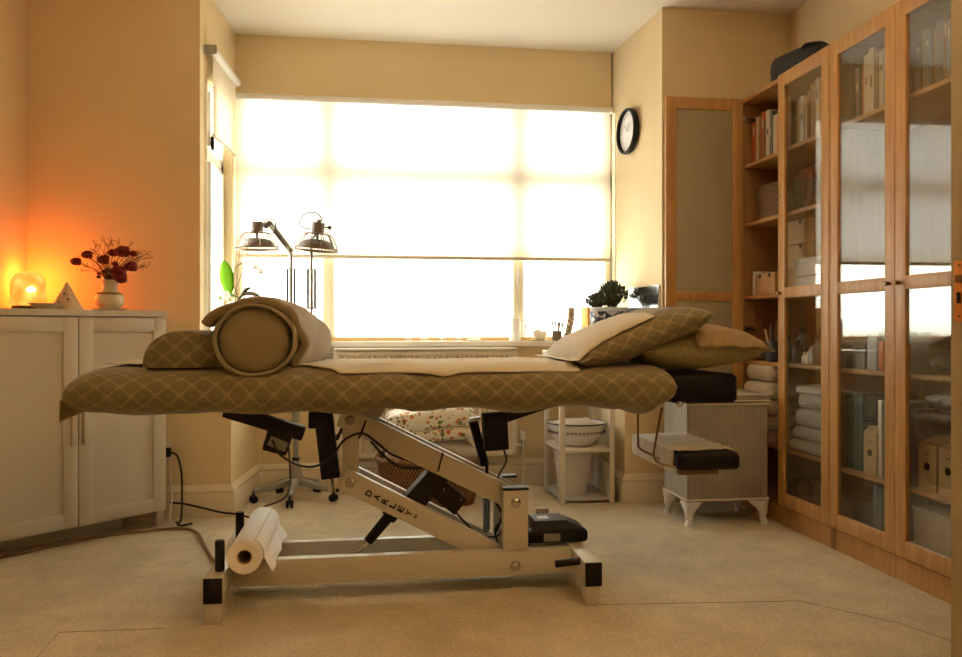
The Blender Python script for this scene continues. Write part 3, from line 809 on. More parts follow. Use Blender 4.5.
tag(obj('floral_cushion', pillow(B(), Vector((.32,4.27,.455)), .49,.38,.12,radians(5),pw=7), m_floral, sharp=80), 'thick floral cushion, topmost of the pile in the basket', 'cushion')

# white open side table
tb = thing('side_table', 'white open-frame side table with lower shelf right of the radiator', 'table', (1.16,4.33,0))
tx0,tx1,ty0,ty1 = 1.0,1.30,4.13,4.52; m_tab = mat('white table paint', (.76,.70,.60), .45)
for x in (tx0,tx1-.028):
    for y in (ty0,ty1-.028): obj('leg', B().box((x,y,0),(x+.028,y+.028,.79),.003), m_tab, tb)
obj('tabletop', B().box((tx0-.005,ty0-.005,.785),(tx1+.005,ty1+.03,.805),.003), m_tab, tb)
obj('shelf', B().box((tx0+.004,ty0+.004,.27),(tx1-.004,ty1-.004,.288),.002), m_tab, tb)
obj('shelf', B().box((tx0+.004,ty0+.01,.012),(tx1-.004,ty1-.004,.024),.002), mat('grey shelf board', (.50,.48,.45), .6), tb)
obj('side_panel', B().box((tx1-.018,ty0+.028,.02),(tx1-.010,ty1-.028,.20),.001), m_tab, tb)
# enamel bowl
eb = thing('enamel_bowl', 'white enamel bowl with dark patterned band on the table shelf', 'bowl', (1.135,4.30,.288))
def bowlprof(r,h,t_=.004): return [(r*.45,0),(r*.62,h*.08),(r*.86,h*.5),(r*.97,h*.88),(r*1.0,h),(r*1.0-t_,h),(r*.83,h*.5),(r*.6,h*.13),(.001,h*.1)]
obj('bowl', B().lathe(bowlprof(.165,.125),(1.135,4.30,.288),40), m_ceram, eb)
obj('rim', B().tube([(1.135+.166*cos(2*pi*k/40),4.30+.166*sin(2*pi*k/40),.413) for k in range(40)],.004,6,smooth=False,closed=True), mat('blue black enamel', (.03,.035,.05), .3), eb)
b = B()
for k in range(44):
    a = 2*pi*k/44; r_=.1515; c = Vector((1.135+r_*cos(a),4.30+r_*sin(a),.365)); tv = Vector((-sin(a),cos(a),0)); nv = Vector((cos(a),sin(a),0))*.0025
    for dx_,dz_,s_ in ((-.0045,.004,.004),(.0045,.004,.004),(0,-.005,.0035)):
        q = c+tv*dx_+Vector((0,0,dz_)); 
        b.ball(q+nv*(1+dz_*40), s_, 6)
obj('painted_band', b, MATS['blue black enamel'], eb)
tag(obj('folded_cloth', pillow(B(),Vector((1.135,4.30,.395)),.24,.22,.07,0,pw=3), m_towelw, sharp=80), 'white cloth folded inside the enamel bowl', 'cloth')
tag(obj('waste_bin', B().lathe([(.075,0),(.078,.004),(.105,.225),(.110,.228),(.110,.235),(.102,.235),(.074,.012),(.001,.01)],(1.115,4.31,.026),32), mat('white plastic', (.80,.77,.70), .35)), 'white tapered plastic bin under the table shelf', 'bin')

# ottoman laundry box
om = thing('loom_box', 'white woven loom laundry box on cabriole feet beside the bookcase', 'box', (1.675,3.73,0))
ox0,ox1,oy0,oy1 = 1.478,1.882,3.585,3.88
obj('box_body', B().box((ox0,oy0,.115),(ox1,oy1,.58),.006), M_loom, om)
lid = obj('lid', B().box((ox0-.008,oy0-.008,.583),(ox1+.008,oy1+.008,.62),.008), M_loom, om)
for z in (.122,.572): obj('braid_edge', B().tube([(ox0-.002,oy0-.002,z),(ox1+.002,oy0-.002,z),(ox1+.002,oy1+.002,z),(ox0-.002,oy1+.002,z)],.005,6,smooth=False,closed=True), m_tab, om)
for z in (.588,.616): obj('braid_edge', B().tube([(ox0-.01,oy0-.01,z),(ox1+.01,oy0-.01,z),(ox1+.01,oy1+.01,z),(ox0-.01,oy1+.01,z)],.004,6,smooth=False,closed=True), m_tab, lid)
for sx,x in ((-1,ox0+.012),(1,ox1-.012)):
    for sy,y in ((-1,oy0+.012),(1,oy1-.012)):
        b = B(); rg = []
        for z,off,hw in ((.115,-.010,.042),(.095,-.008,.036),(.075,.002,.024),(.05,.008,.015),(.028,.006,.011),(.014,.012,.014),(0,.014,.016)):
            c = Vector((x+sx*off-sx*.012,y+sy*off-sy*.012,z)); hw *= 1.25; rg.append([c+Vector((hw*cos(2*pi*k/14),hw*sin(2*pi*k/14),0)) for k in range(14)])
        b.loft(rg); obj('cabriole_foot', b, m_ceram, om)

# clock
cy = 4.545; cx = xr(cy); cz = 2.09
nrm = Vector((-(YU-YF), (UR1-UR0), 0)).normalized()
ck = thing('wall_clock', 'round black-rimmed wall clock with white face beside the window', 'clock', (cx,cy,cz))
tv = Vector((0,0,1)).cross(nrm).normalized()
def cring(r,o): return [Vector((cx,cy,cz))+tv*(r*cos(2*pi*i/40))+Vector((0,0,1))*(r*sin(2*pi*i/40))+nrm*o for i in range(40)]
obj('rim', B().loft([cring(.130,.002),cring(.134,.008),cring(.134,.030),cring(.128,.036),cring(.120,.034),cring(.118,.012),cring(.118,.002)], True, True), m_black, ck)
obj('face', B().loft([cring(.119,.008),cring(.119,.014)]), m_ceram, ck)
b = B(); c0 = Vector((cx,cy,cz))+nrm*.018
b.tube([c0,c0+tv*.03+Vector((0,0,.045))],.0014,6,smooth=False); b.tube([c0,c0-tv*.05+Vector((0,0,.045))],.001,6,smooth=False)
obj('hands', b, m_grey, ck)
b = B()
for k in range(12):
    a = k*pi/6; p = Vector((cx,cy,cz))+nrm*.0145+(tv*cos(a)+Vector((0,0,1))*sin(a))*.095
    b.tube([p,p+(tv*cos(a)+Vector((0,0,1))*sin(a))*.012],.0018,5,smooth=False)
obj('hour_marks', b, m_grey, ck)

# mirror panel on right reveal
my0,my1 = 4.14,4.54
b = B(); vpoly(b, [(xr(my0)-.004,my0),(xr(my0)-.012,my0),(xr(my1)-.012,my1),(xr(my1)-.004,my1)], SILL+.002, 1.165)
tag(obj('mirror_tile', b, m_mirror), 'low frameless mirror standing on the sill against the right reveal', 'mirror')

# =====================================================================
# HEAT LAMP STAND
# =====================================================================
LC = Vector((-.395,4.46,0))
ls = thing('heat_lamp', 'grey floor-standing double heat lamp on a five-star castor base', 'lamp', LC)
obj('hub', B().lathe([(.035,.075),(.042,.085),(.040,.12),(.020,.20),(.018,.215)],LC,20), m_grey, ls)
obj('pole', B().cyl((LC.x,LC.y,.08),(LC.x,LC.y,.84),.0135), m_grey, ls)
obj('pole_collar', B().cyl((LC.x,LC.y,.212),(LC.x,LC.y,.228),.02), m_black, ls)
obj('pole_sleeve', B().cyl((LC.x,LC.y,.40),(LC.x,LC.y,.84),.020), m_grey, ls)
for k,a in enumerate((pi*1.5-.05,pi*1.5+1.15,pi*1.5-1.25,pi*.5+.55,pi*.5-.55)):
    R = .20 if k > 2 else .225
    d = Vector((cos(a),sin(a),0)); p0 = LC+Vector((0,0,.105)); p1 = LC+d*R+Vector((0,0,.062))
    n_ = Vector((-d.y,d.x,0)); rg = []
    for t_ in (0,.5,.9,1):
        p = p0.lerp(p1,t_); w = lerp(.02,.014,t_); h = lerp(.022,.012,t_)
        rg.append([p+n_*w*sx+Vector((0,0,h*sz)) for sx,sz in ((-1,-1),(1,-1),(1,.6),(.6,1),(-.6,1),(-1,.6))])
    lg = obj('leg', B().loft(rg), m_grey, ls)
    q = LC+d*R
    obj('castor', B().cyl(q+n_*.004+Vector((0,0,.021)),q+n_*.018+Vector((0,0,.021)),.021,seg=18,bev=.003).cyl(q-n_*.018+Vector((0,0,.021)),q-n_*.004+Vector((0,0,.021)),.021,seg=18,bev=.003).cyl(q+Vector((0,0,.02)),q+Vector((0,0,.062)),.007), m_black, lg)
obj('cross_bracket', B().box((-.455,4.445,.83),(-.285,4.475,.86),.004), m_grey, ls)
obj('control_box', B().box((-.345,4.41,.865),(-.285,4.47,1.005),.006), m_shade, ls)
obj('control_box', B().box((-.455,4.41,.862),(-.40,4.47,.96),.006), m_shade, ls)
def spring_arm(x, y, zb, ztop_):
    b = B()
    b.cyl((x,y,zb),(x,y,ztop_),.009)
    a = obj('spring_arm', b, m_chrome, ls)
    z0, z1 = 1.050,1.245
    for dx_ in (-.019,.019):
        hx = []
        for i in range(30*6): 
            g = i*2*pi/6; hx.append((x+dx_+.0075*cos(g), y+.0075*sin(g), lerp(z0,z1,i/179)))
        obj('spring', B().tube(hx,.0021,5,smooth=False).cyl((x+dx_,y,z0-.004),(x+dx_,y,z1+.004),.0062), mat('dark spring steel', (.16,.15,.14), .35, metal=.8), a)
    for a_,c_ in ((z0-.014,z0-.004),(z1+.004,z1+.012)): obj('spring_plate', B().box((x-.028,y-.007,a_),(x+.028,y+.007,c_),.001), m_grey, a)
    return a
xa1, xa2 = X_(291,4.46), X_(311.5,4.46)
spring_arm(xa1,4.46,.94,1.36); spring_arm(xa2,4.46,.99,1.42)
el = Vector((xa1,4.46,1.352)); hd1 = Vector((X_(270,4.46),4.46,at(270,224,4.46).z))
b = B(); dv = (hd1-el).normalized(); nv = Vector((-dv.z,0,dv.x))
for s_ in (-1,1): b.tube([el+nv*.010*s_,hd1+nv*.010*s_],.006,8,smooth=False)
b.cyl(el+Vector((0,-.014,0)),el+Vector((0,.014,0)),.013)
b.tube([el,hd1],.004,6,smooth=False)
ua = obj('upper_arm', b, m_chrome, ls)
obj('spring', B().tube([el.lerp(hd1,.15)+Vector((0,-.012,0)),el.lerp(hd1,.75)+Vector((0,-.012,0))],.0055,8,smooth=False), MATS['dark spring steel'], ua)
def lamp_head(c, tilt, label=None):
    M = Matrix.Translation(c) @ Matrix.Rotation(tilt,4,'Y') @ Matrix.Rotation(radians(6),4,'X')
    def L(prof, sg=28):
        b = B(); b.lathe(prof,(0,0,0),sg)
        for v in b.bm.verts: v.co = M @ v.co
        return b
    h = obj('lamp_head', L([(.090,.018),(.094,.020),(.090,.034),(.076,.050),(.05,.060),(.02,.063),(.001,.063)]), m_shade, ls)
    obj('cap', L([(.030,.098),(.034,.100),(.034,.148),(.030,.152),(.001,.152)]), m_shade, h)
    obj('neck', L([(.038,.088),(.040,.092),(.040,.097),(.001,.097)]), m_shade, h)
    obj('stem', L([(.008,.06),(.008,.09)]), m_grey, h)
    b = B()
    for R,z,r_ in ((.112,.0,.0045),(.110,.018,.0035),(.048,.093,.004),(.06,-.004,.003),(.03,-.004,.003)):
        b.tube([Vector((R*cos(2*pi*k/36),R*sin(2*pi*k/36),z)) for k in range(36)],r_,5,smooth=False,closed=True)
    for k in range(36):
        a = 2*pi*k/36; b.tube([Vector((.112*cos(a),.112*sin(a),0)),Vector((.110*cos(a),.110*sin(a),.018))],.002,4,smooth=False)
    for k in range(10):
        a = 2*pi*k/10; b.tube([Vector((.110*cos(a),.110*sin(a),.018)),Vector((.096*cos(a),.096*sin(a),.05)),Vector((.072*cos(a),.072*sin(a),.085)),Vector((.045*cos(a),.045*sin(a),.094))],.0028,5)
    for k in range(6):
        a = 2*pi*k/6; b.tube([Vector((.112*cos(a),.112*sin(a),0)),Vector((.03*cos(a),.03*sin(a),-.004))],.0016,4,smooth=False)
    for v in b.bm.verts: v.co = M @ v.co
    obj('wire_cage', b, m_bronze, h)
    return h, M
h1,M1 = lamp_head(Vector((X_(257,4.46),4.46,1.357)), 0)
h2,M2 = lamp_head(Vector((X_(316.5,4.38),4.36,1.345)), radians(5))
obj('joint', B().cyl(M1@Vector((.034,0,.128)),hd1+Vector((0,0,.01)),.009).cyl(hd1-Vector((0,.015,0)),hd1+Vector((0,.015,0)),.012).cyl(M1@Vector((.05,-.012,.128)),M1@Vector((.05,.012,.128)),.014), m_grey, h1)
obj('antenna_rod', B().cyl(M1@Vector((-.03,0,.12)),M1@Vector((-.036,0,.175)),.002), m_grey, h1)
obj('power_cable', B().tube([M1@Vector((.036,0,.14)),M1@Vector((.06,0,.172)),M1@Vector((.095,0,.155)),M1@Vector((.10,0,.11)),M1@Vector((.08,0,.085))],.003,6), m_cableb, h1)
obj('knob', B().cyl(M2@Vector((.034,0,.13)),M2@Vector((.055,0,.13)),.004).ball(M2@Vector((.06,0,.13)),.011,10), m_black, h2)
obj('power_cable', B().tube([M2@Vector((-.035,0,.112)),M2@Vector((-.085,0,.118)),M2@Vector((-.098,0,.15)),M2@Vector((-.065,0,.195)),M2@Vector((-.015,0,.20)),M2@Vector((.012,0,.175)),M2@Vector((.012,0,.155))],.003,6), m_cableb, h2)
obj('joint', B().cyl(M2@Vector((0,0,.15)),M2@Vector((.006,0,.168)),.012).cyl((xa2,4.46,1.42),M2@Vector((0,.05,.10)),.007), m_grey, h2)

# =====================================================================
# SILL THINGS
# =====================================================================
def lathe_thing(name, label, cat, prof, px, Y, z, m, sx=1, group=None, seg=28):
    return tag(obj(name, B().lathe(prof,(X_(px,Y),Y,z),seg,sx,sx), m), label, cat, group)
Z0 = SILL+.001; YS = 4.775
c = Vector((X_(515,YS),YS,Z0)); jug = thing('white_jug', 'tall white ceramic jug on the windowsill', 'jug', c)
obj('jug_body', B().lathe([(.032,0),(.035,.004),(.034,.06),(.033,.13),(.034,.133),(.031,.133),(.031,.01),(.001,.008)],c), m_ceram, jug)
obj('handle', B().tube([c+Vector((.032,0,.115)),c+Vector((.058,0,.12)),c+Vector((.066,0,.09)),c+Vector((.06,0,.05)),c+Vector((.034,0,.035))],.0055,8), m_ceram, jug)
c = Vector((X_(540,YS),YS,Z0)); sb = thing('incense_bowl', 'small beige bowl on a saucer next to the jug', 'bowl', c)
obj('bowl', B().lathe([(.02,.008),(.026,.01),(.040,.03),(.043,.058),(.039,.058),(.034,.03),(.001,.02)],c), m_cerc, sb)
obj('saucer', B().lathe([(.03,0),(.055,.006),(.058,.010),(.05,.010),(.001,.007)],c), m_cerc, sb)
obj('pebble', B().ball(c+Vector((-.014,0,.055)),(.022,.018,.017),12,nz=.1), m_cerc, sb)
c = Vector((X_(557,YS-.01),YS-.01,Z0)); bp_ = thing('brush_pot', 'little dark pot of upright brushes on the sill', 'pot', c)
obj('pot', B().lathe([(.026,0),(.03,.005),(.03,.06),(.027,.06),(.024,.01),(.001,.008)],c), mat('dark brown jar', (.13,.085,.05), .4), bp_)
for k in range(9):
    a = k*2.4; r_ = .008+.010*(k%3)/2; p = c+Vector((r_*cos(a),r_*sin(a)*.8,.012)); q = p+Vector((r_*1.2*cos(a),r_*sin(a),.075+.02*random.random()))
    br = obj('brush', B().tube([p,q],.003,6,smooth=False), m_twig, bp_)
    obj('bristle', B().ball(q+Vector((0,0,.008)),(.006,.006,.014),8), m_dgreen, br)
c = Vector((X_(567.5,YS-.03),YS-.03,Z0)); st = thing('cactus_stem', 'tall beige stick cactus in a tiny white pot', 'plant', c)
obj('pot', B().lathe([(.018,0),(.022,.003),(.027,.035),(.022,.035),(.001,.03)],c), m_ceram, st)
rg = []
for i in range(20):
    t_ = i/19; rr_ = .0195+.003*sin(t_*36)
    if i == 19: rr_ = .010
    cc = c+Vector((.018*t_+.010*sin(t_*2.5),0,.03+.175*t_)); rg.append([cc+Vector((rr_*(1+.12*cos(6*2*pi*k/18+t_*4))*cos(2*pi*k/18),rr_*(1+.12*cos(6*2*pi*k/18+t_*4))*sin(2*pi*k/18),0)) for k in range(18)])
obj('stem', B().loft(rg), mat('beige bark', (.36,.25,.14), .9, var=.3, vscale=90, bump=.8), st)
# planter
c = Vector((1.385,4.52,SILL+.001)); pl = thing('potted_succulent', 'bushy dark jade plant in a blue and white patterned pot', 'plant', c)
m_bw = mat('blue white glaze', (.62,.66,.70), .2)
def bluewhite(m):
    nt = m.node_tree; L = nt.links; bs = nt.nodes['Principled BSDF']; tc = nt.nodes.new('ShaderNodeTexCoord')
    n = nt.nodes.new('ShaderNodeTexNoise'); n.inputs['Scale'].default_value = 24; n.inputs['Distortion'].default_value = 1.4; L.new(tc.outputs['Object'], n.inputs['Vector'])
    r = nt.nodes.new('ShaderNodeValToRGB'); r.color_ramp.elements[0].position=.52; r.color_ramp.elements[0].color=(.035,.05,.09,1); r.color_ramp.elements[1].position=.58; r.color_ramp.elements[1].color=(.55,.60,.66,1)
    L.new(n.outputs['Fac'], r.inputs[0]); L.new(r.outputs[0], bs.inputs['Base Color'])
bluewhite(m_bw)
m_glaze = mat('pale blue glaze', (.55,.62,.68), .2)
po = obj('pot', B().lathe([(.085,0),(.095,.01),(.110,.08),(.117,.15),(.119,.18),(.114,.18),(.10,.15),(.001,.14)],c,36), m_bw, pl)
obj('pot_rim', B().lathe([(.118,.172),(.126,.180),(.128,.192),(.122,.196),(.114,.19),(.114,.172)],c,36,caps=False), m_glaze, po)
obj('soil', B().lathe([(.112,.172),(.06,.182),(.001,.184)],c,20), m_soil, pl)
b = B()
for (dx_,dy_,h,R,n_) in ((.022,0,.165,.098,420),(-.078,-.02,.095,.070,230)):
    cc = c+Vector((dx_,dy_,.17))
    for k in range(n_):
        z_ = random.random(); a = random.random()*2*pi; q = sqrt(random.random())
        ph = random.random()**.7*pi*.5
        d = Vector((cos(a)*cos(ph),sin(a)*cos(ph),sin(ph)*.95+.05)).normalized()
        p = cc+Vector((d.x*R,d.y*R,h*.42+d.z*h*.62))*(.72+.25*random.random())
        e_ = p+(d+Vector((random.uniform(-.5,.5),random.uniform(-.5,.5),.5))).normalized()*random.uniform(.016,.027)
        b.tube([p,(p+e_)/2,e_],.0048,5,smooth=False,taper=.45)
    b.ball(cc+Vector((0,0,h*.5)),(R*.5,R*.5,h*.3),14,nz=.5)
    for k in range(9):
        a = 2*pi*k/9; b.tube([cc,cc+Vector((R*.7*cos(a),R*.7*sin(a),h*.6))],.004,5,smooth=False)
obj('foliage', b, m_dgreen, pl)
b = B(); c = Vector((X_(583.5,4.42),4.42,SILL+.001)); b.box((c.x-.0,c.y-.09,c.z),(c.x+.012,c.y+.05,c.z+.195),.001)
tag(obj('orange_book', b, m_red), 'slim orange book standing against the patterned plant pot', 'book')
# glass domes & tealights
for i,(px,r_,lab) in enumerate(((408,.034,'clear glass tumbler on the windowsill, leftmost of the row of four'),(425,.036,'second clear glass tumbler from the left on the windowsill'),(442,.036,'third clear glass tumbler from the left on the windowsill'),(458,.032,'clear glass tumbler on the sill beside the white tealight'))):
    Y=4.80; lathe_thing('glass_tumbler', lab, 'glass', [(r_*.6,0),(r_*.8,.003),(r_,.02),(r_,.035),(r_*.86,.05),(r_*.84,.05),(r_*.95,.034),(r_*.9,.02),(.001,.008)], px, Y, Z0, m_bglass, group='glass tumblers on the sill')
lathe_thing('tealight_dish', 'flat white dish on the windowsill between tumblers and jug', 'dish', [(.034,0),(.04,.004),(.04,.015),(.036,.015),(.001,.006)], 474, 4.74, Z0, m_ceram)
# orchid
c = Vector((-.735,4.50,SILL+.001)); oc = thing('potted_orchid', 'white orchid in a pot at the left end of the sill', 'plant', c)
obj('pot', B().lathe([(.04,0),(.045,.004),(.058,.10),(.062,.105),(.055,.105),(.001,.09)],c), m_cerc, oc)
def P(px,py,Y=4.48): return at(px,py,Y)
obj('stem', B().tube([P(236,318),P(238,300),P(234,285),P(236,268),P(248,263),P(260,270)],.003,6).tube([P(238,318),P(230,300),P(222,290)],.0025,6).tube([P(232,300),P(242,272),P(240,262)],.002,6), m_twig, oc)
obj('support_stick', B().tube([P(243,305),P(248,245)],.0018,5,smooth=False), m_twig, oc)
obj('support_stick', B().tube([P(235,305),P(240,248)],.0018,5,smooth=False), m_twig, oc)
def leaf(p, q, w, m, droop=0, name='leaf', face=Vector((0,-1,0))):
    p,q = Vector(p),Vector(q); d = q-p; sd = d.cross(face).normalized()
    b = B(); b.sheet(lambda u,v: p+d*u+sd*(w*(v-.5)*2*(sin(pi*min(.98,max(.03,u*.93+.05)))**.7))+Vector((0,-.006*sin(v*pi),droop*4*u*(1-u))), 10, 4)
    return obj(name, b, m, oc, solid=.0015, sharp=80)
leaf(P(230,294),P(224,261),.038,m_leafg)
leaf(P(238,298),P(266,303),.012,m_shade,.035)
leaf(P(238,298),P(212,305),.012,m_green,.03)
leaf(P(238,302),P(252,288),.010,m_dgreen,.02)
for px,py,s_ in ((216,302,1),(226,296,1.05),(231,306,1),(219,312,.9),(261,272,.8),(256,268,.7)):
    c_ = P(px,py,4.46); b = B()
    for k in range(5):
        a = 2*pi*k/5+px; d = Vector((cos(a),.25*sin(k*2),sin(a)))
        sd = d.cross(Vector((0,1,0))).normalized()
        b.sheet(lambda u,v: c_+d*(.026*s_*u)+sd*(.013*s_*(v-.5)*2*sin(pi*min(.98,u*.9+.08)))+Vector((0,-.005*u,0)),5,4)
    fo = obj('flower', b, m_petalw, oc, solid=.001)
    obj('flower_centre', B().ball(c_+Vector((0,-.006,0)),.004*s_,6), mat('yellow centre', (.7,.45,.1), .6), fo)

# =====================================================================
# CORNER CABINET AND THINGS ON IT
# =====================================================================
CR = Vector((-.957,3.95,0)); cu1 = Vector((-.719,-.695,0)); cn = Vector((.695,-.719,0))
Mc = Matrix(((cu1.x,cn.x,0,CR.x),(cu1.y,cn.y,0,CR.y),(0,0,1,0),(0,0,0,1)))   # local: x along the front to the left, y outwards
cab = thing('corner_cabinet', 'white two-door shaker cabinet set across the left corner', 'cabinet', CR)
WT = .86; CH = 1.012
Lp = CR+cu1*WT
back = [(CR.x,CR.y),(CR.x-.10,CR.y+.105),(CR.x-.165,4.095),(XL+.012,4.095),(XL+.012,Lp.y+.03),(Lp.x,Lp.y)]
b = B(); vpoly(b, back, .075, CH-.03); obj('carcass', b, m_white, cab)
tp = [(CR.x+cn.x*.024-cu1.x*.004,CR.y+cn.y*.024-cu1.y*.004)]+[(x-.0,y) for x,y in back[1:-1]]+[(Lp.x+cn.x*.024,Lp.y+cn.y*.024)]
b = B(); vpoly(b, tp, CH-.028, CH); obj('worktop', b, m_white, cab)
for x0,x1,hx in ((.004,.408,.385),(.412,.852,.435)):
    z0,z1 = .078,CH-.034
    st_,y0,y1 = .062,.002,.021
    b = B(); b.box((x0,y0,z0),(x0+st_,y1,z1),.0015,Mc); b.box((x1-st_,y0,z0),(x1,y1,z1),.0015,Mc)
    b.box((x0+st_-.001,y0,z0),(x1-st_+.001,y1,z0+st_),.0015,Mc); b.box((x0+st_-.001,y0,z1-st_),(x1-st_+.001,y1,z1),.0015,Mc)
    b.box((x0+st_-.003,y0,z0+st_-.003),(x1-st_+.003,y0+.009,z1-st_+.003),0,Mc)
    d_ = obj('door', b, m_white, cab)
    obj('handle', B().box((hx-.012,y1,.43),(hx+.012,y1+.022,.62),.006,Mc), m_white, d_)
b = B(); b.box((.14,-.135,0),(WT-.14,-.12,.076),0,Mc); obj('plinth', b, m_white, cab)
for x in (.005,WT-.05): obj('foot', B().box((x,-.03,0),(x+.035,0,.078),.002,Mc), m_white, cab)

def cabp(px,Y): return Vector((X_(px,Y),Y,CH+.001))
c = cabp(28,3.86); sl = thing('salt_lamp', 'glowing orange rock salt lamp at the left of the cabinet', 'lamp', c)
m_salt = mat('glowing salt', (.60,.20,.05), .6, emit=(1,.33,.03), estr=1.7)
def saltglow(m):
    nt = m.node_tree; L = nt.links; bs = nt.nodes['Principled BSDF']; tc = nt.nodes.new('ShaderNodeTexCoord')
    v = nt.nodes.new('ShaderNodeTexVoronoi'); v.inputs['Scale'].default_value = 22; L.new(tc.outputs['Object'], v.inputs['Vector'])
    r = nt.nodes.new('ShaderNodeValToRGB'); r.color_ramp.elements[0].color=(1,.46,.09,1); r.color_ramp.elements[1].color=(1,.22,.02,1); r.color_ramp.elements[1].position=.75
    L.new(v.outputs['Distance'], r.inputs[0]); L.new(r.outputs[0], bs.inputs['Emission Color'])
saltglow(m_salt)
b = B(); rg = []
for i in range(12):
    t_ = i/11; r_ = .076*(1-.12*t_)*(1 if t_ < .75 else sqrt(max(.02,1-((t_-.75)/.26)**2)))
    rg.append([c+Vector((r_*cos(2*pi*k/16)*(1+.10*noise.noise(Vector((k*.8,i*.5,0)))),r_*sin(2*pi*k/16)*(1+.1*noise.noise(Vector((k*.8,i*.5,4)))),.02+.155*t_)) for k in range(16)])
sr = obj('salt_rock', b.loft(rg), m_salt, sl, sharp=20)
obj('base', B().cyl(c,c+Vector((0,0,.022)),.065,bev=.004), mat('dark lamp base', (.08,.04,.02), .5), sl)
b = B(); bc_ = at(31,290,3.783); b.ball((bc_.x,bc_.y,bc_.z),(.020,.008,.012),10,nz=.3)
obj('bright_spot', b, mat('hot salt', (1,.9,.5), .5, emit=(1,.85,.45), estr=12), sl)
c = cabp(46,3.66); dsh = thing('shallow_dish', 'shallow beige dish in front of the glowing salt lamp', 'dish', c)
obj('dish', B().lathe([(.03,0),(.034,.004),(.066,.022),(.069,.025),(.064,.025),(.03,.008),(.001,.007)],c), m_cerc, dsh)
c = cabp(22,3.62); b = B(); b.box((c.x-.035,c.y-.012,c.z),(c.x+.04,c.y+.012,c.z+.007),.002)
tag(obj('incense_holder', b, MATS['dark lamp base']), 'thin dark strip lying in front of the salt lamp', 'holder')
c = cabp(67,3.78); b = B(); b.loft([[c+Vector((.072*cos(2*pi*k/28),.072*sin(2*pi*k/28),0)) for k in range(28)],[c+Vector((.066*cos(2*pi*k/28),.066*sin(2*pi*k/28),.008)) for k in range(28)],[c+Vector((.036*cos(2*pi*k/28),.036*sin(2*pi*k/28),.062)) for k in range(28)],[c+Vector((.003*cos(2*pi*k/28),.003*sin(2*pi*k/28),.125)) for k in range(28)]])
cn_ = thing('cone_burner', 'pale cone-shaped incense burner between salt lamp and vase', 'burner', c)
obj('cone', b, mat('unglazed pale clay', (.66,.52,.35), .8, var=.1, vscale=40), cn_, sharp=60)
for dx_,dz_ in ((-.015,.03),(.02,.045),(.0,.07)):
    p = c+Vector((dx_,0,dz_)); r_ = .072*(1-dz_/.125); p.y = c.y-sqrt(max(1e-5,r_*r_-dx_*dx_))+.002
    obj('vent_hole', B().cyl(p,p+Vector((0,-.004,.001)),.004,seg=10), m_black, cn_)
c = cabp(109.5,3.90); va = thing('flower_vase', 'cream pot-bellied vase of dark red roses on the cabinet', 'vase', c)
obj('vase', B().lathe([(.035,.008),(.04,.008),(.058,.022),(.066,.045),(.060,.070),(.042,.084),(.036,.092),(.034,.115),(.040,.135),(.043,.14),(.037,.14),(.028,.115),(.028,.095),(.001,.09)],c), m_cerc, va)
obj('painted_line', B().lathe([(.0575,.074),(.0585,.0745),(.048,.083),(.046,.083)],c,caps=False), m_twig, va)
obj('saucer', B().lathe([(.05,0),(.075,.006),(.077,.010),(.001,.008)],c), m_cerc, va)
topv = c+Vector((0,0,.13))
roses = ((76,262,.022),(87,255,.022),(103,260,.026),(113,253,.022),(122,252,.031),(133,254,.017),(131,267,.026),(118,272,.034),(121,279,.026),(104,272,.012),(115,264,.014),(99,274,.009))
b = B()
for px,py,r_ in roses:
    Y = 3.86+random.uniform(-.04,.05) if r_ < .028 else 3.83
    p = at(px,py,Y); r_ *= 1.15
    b.tube([topv-Vector((0,0,.04)),topv+Vector((0,0,.01)),(topv+p)/2+Vector((0,0,.015)),p],.002,5)
    fb = B()
    fb.ball(p,(r_*.75,r_*.75,r_*.75),10,nz=.2)
    for k in range(9):
        a = 2.4*k; t_ = .45+.07*k; d = Vector((cos(a),sin(a),.5-.13*k)).normalized()
        fb.ball(p+d*r_*.5,(r_*.5,r_*.5,r_*.48),8,nz=.3)
    obj('rose', fb, m_rose, va)
for k in range(46):
    px = random.uniform(78,150); py = 236+abs(px-112)*.55+random.uniform(-4,26); Y = 3.88+random.uniform(-.06,.08)
    if py > 274: py = 268
    p = at(px,py,Y)
    m_ = (topv+p)/2+Vector((random.uniform(-.01,.01),0,.02)); b.tube([topv,m_,p],.0011,4,sub=3)
    for q in range(4):
        e_ = p+Vector((random.uniform(-.018,.018),random.uniform(-.018,.018),random.uniform(-.012,.016)))
        b.tube([m_.lerp(p,.7+.07*q),e_],.0008,3,smooth=False); b.ball(e_,.0028,5)
obj('dried_sprigs', b, m_twig, va)
b = B()
for k in range(12):
    p = topv+Vector((random.uniform(-.04,.05),random.uniform(-.03,.03),random.uniform(.02,.07))); b.ball(p,(.013,.005,.010),7,nz=.4)
obj('leaves', b, m_dgreen, va)

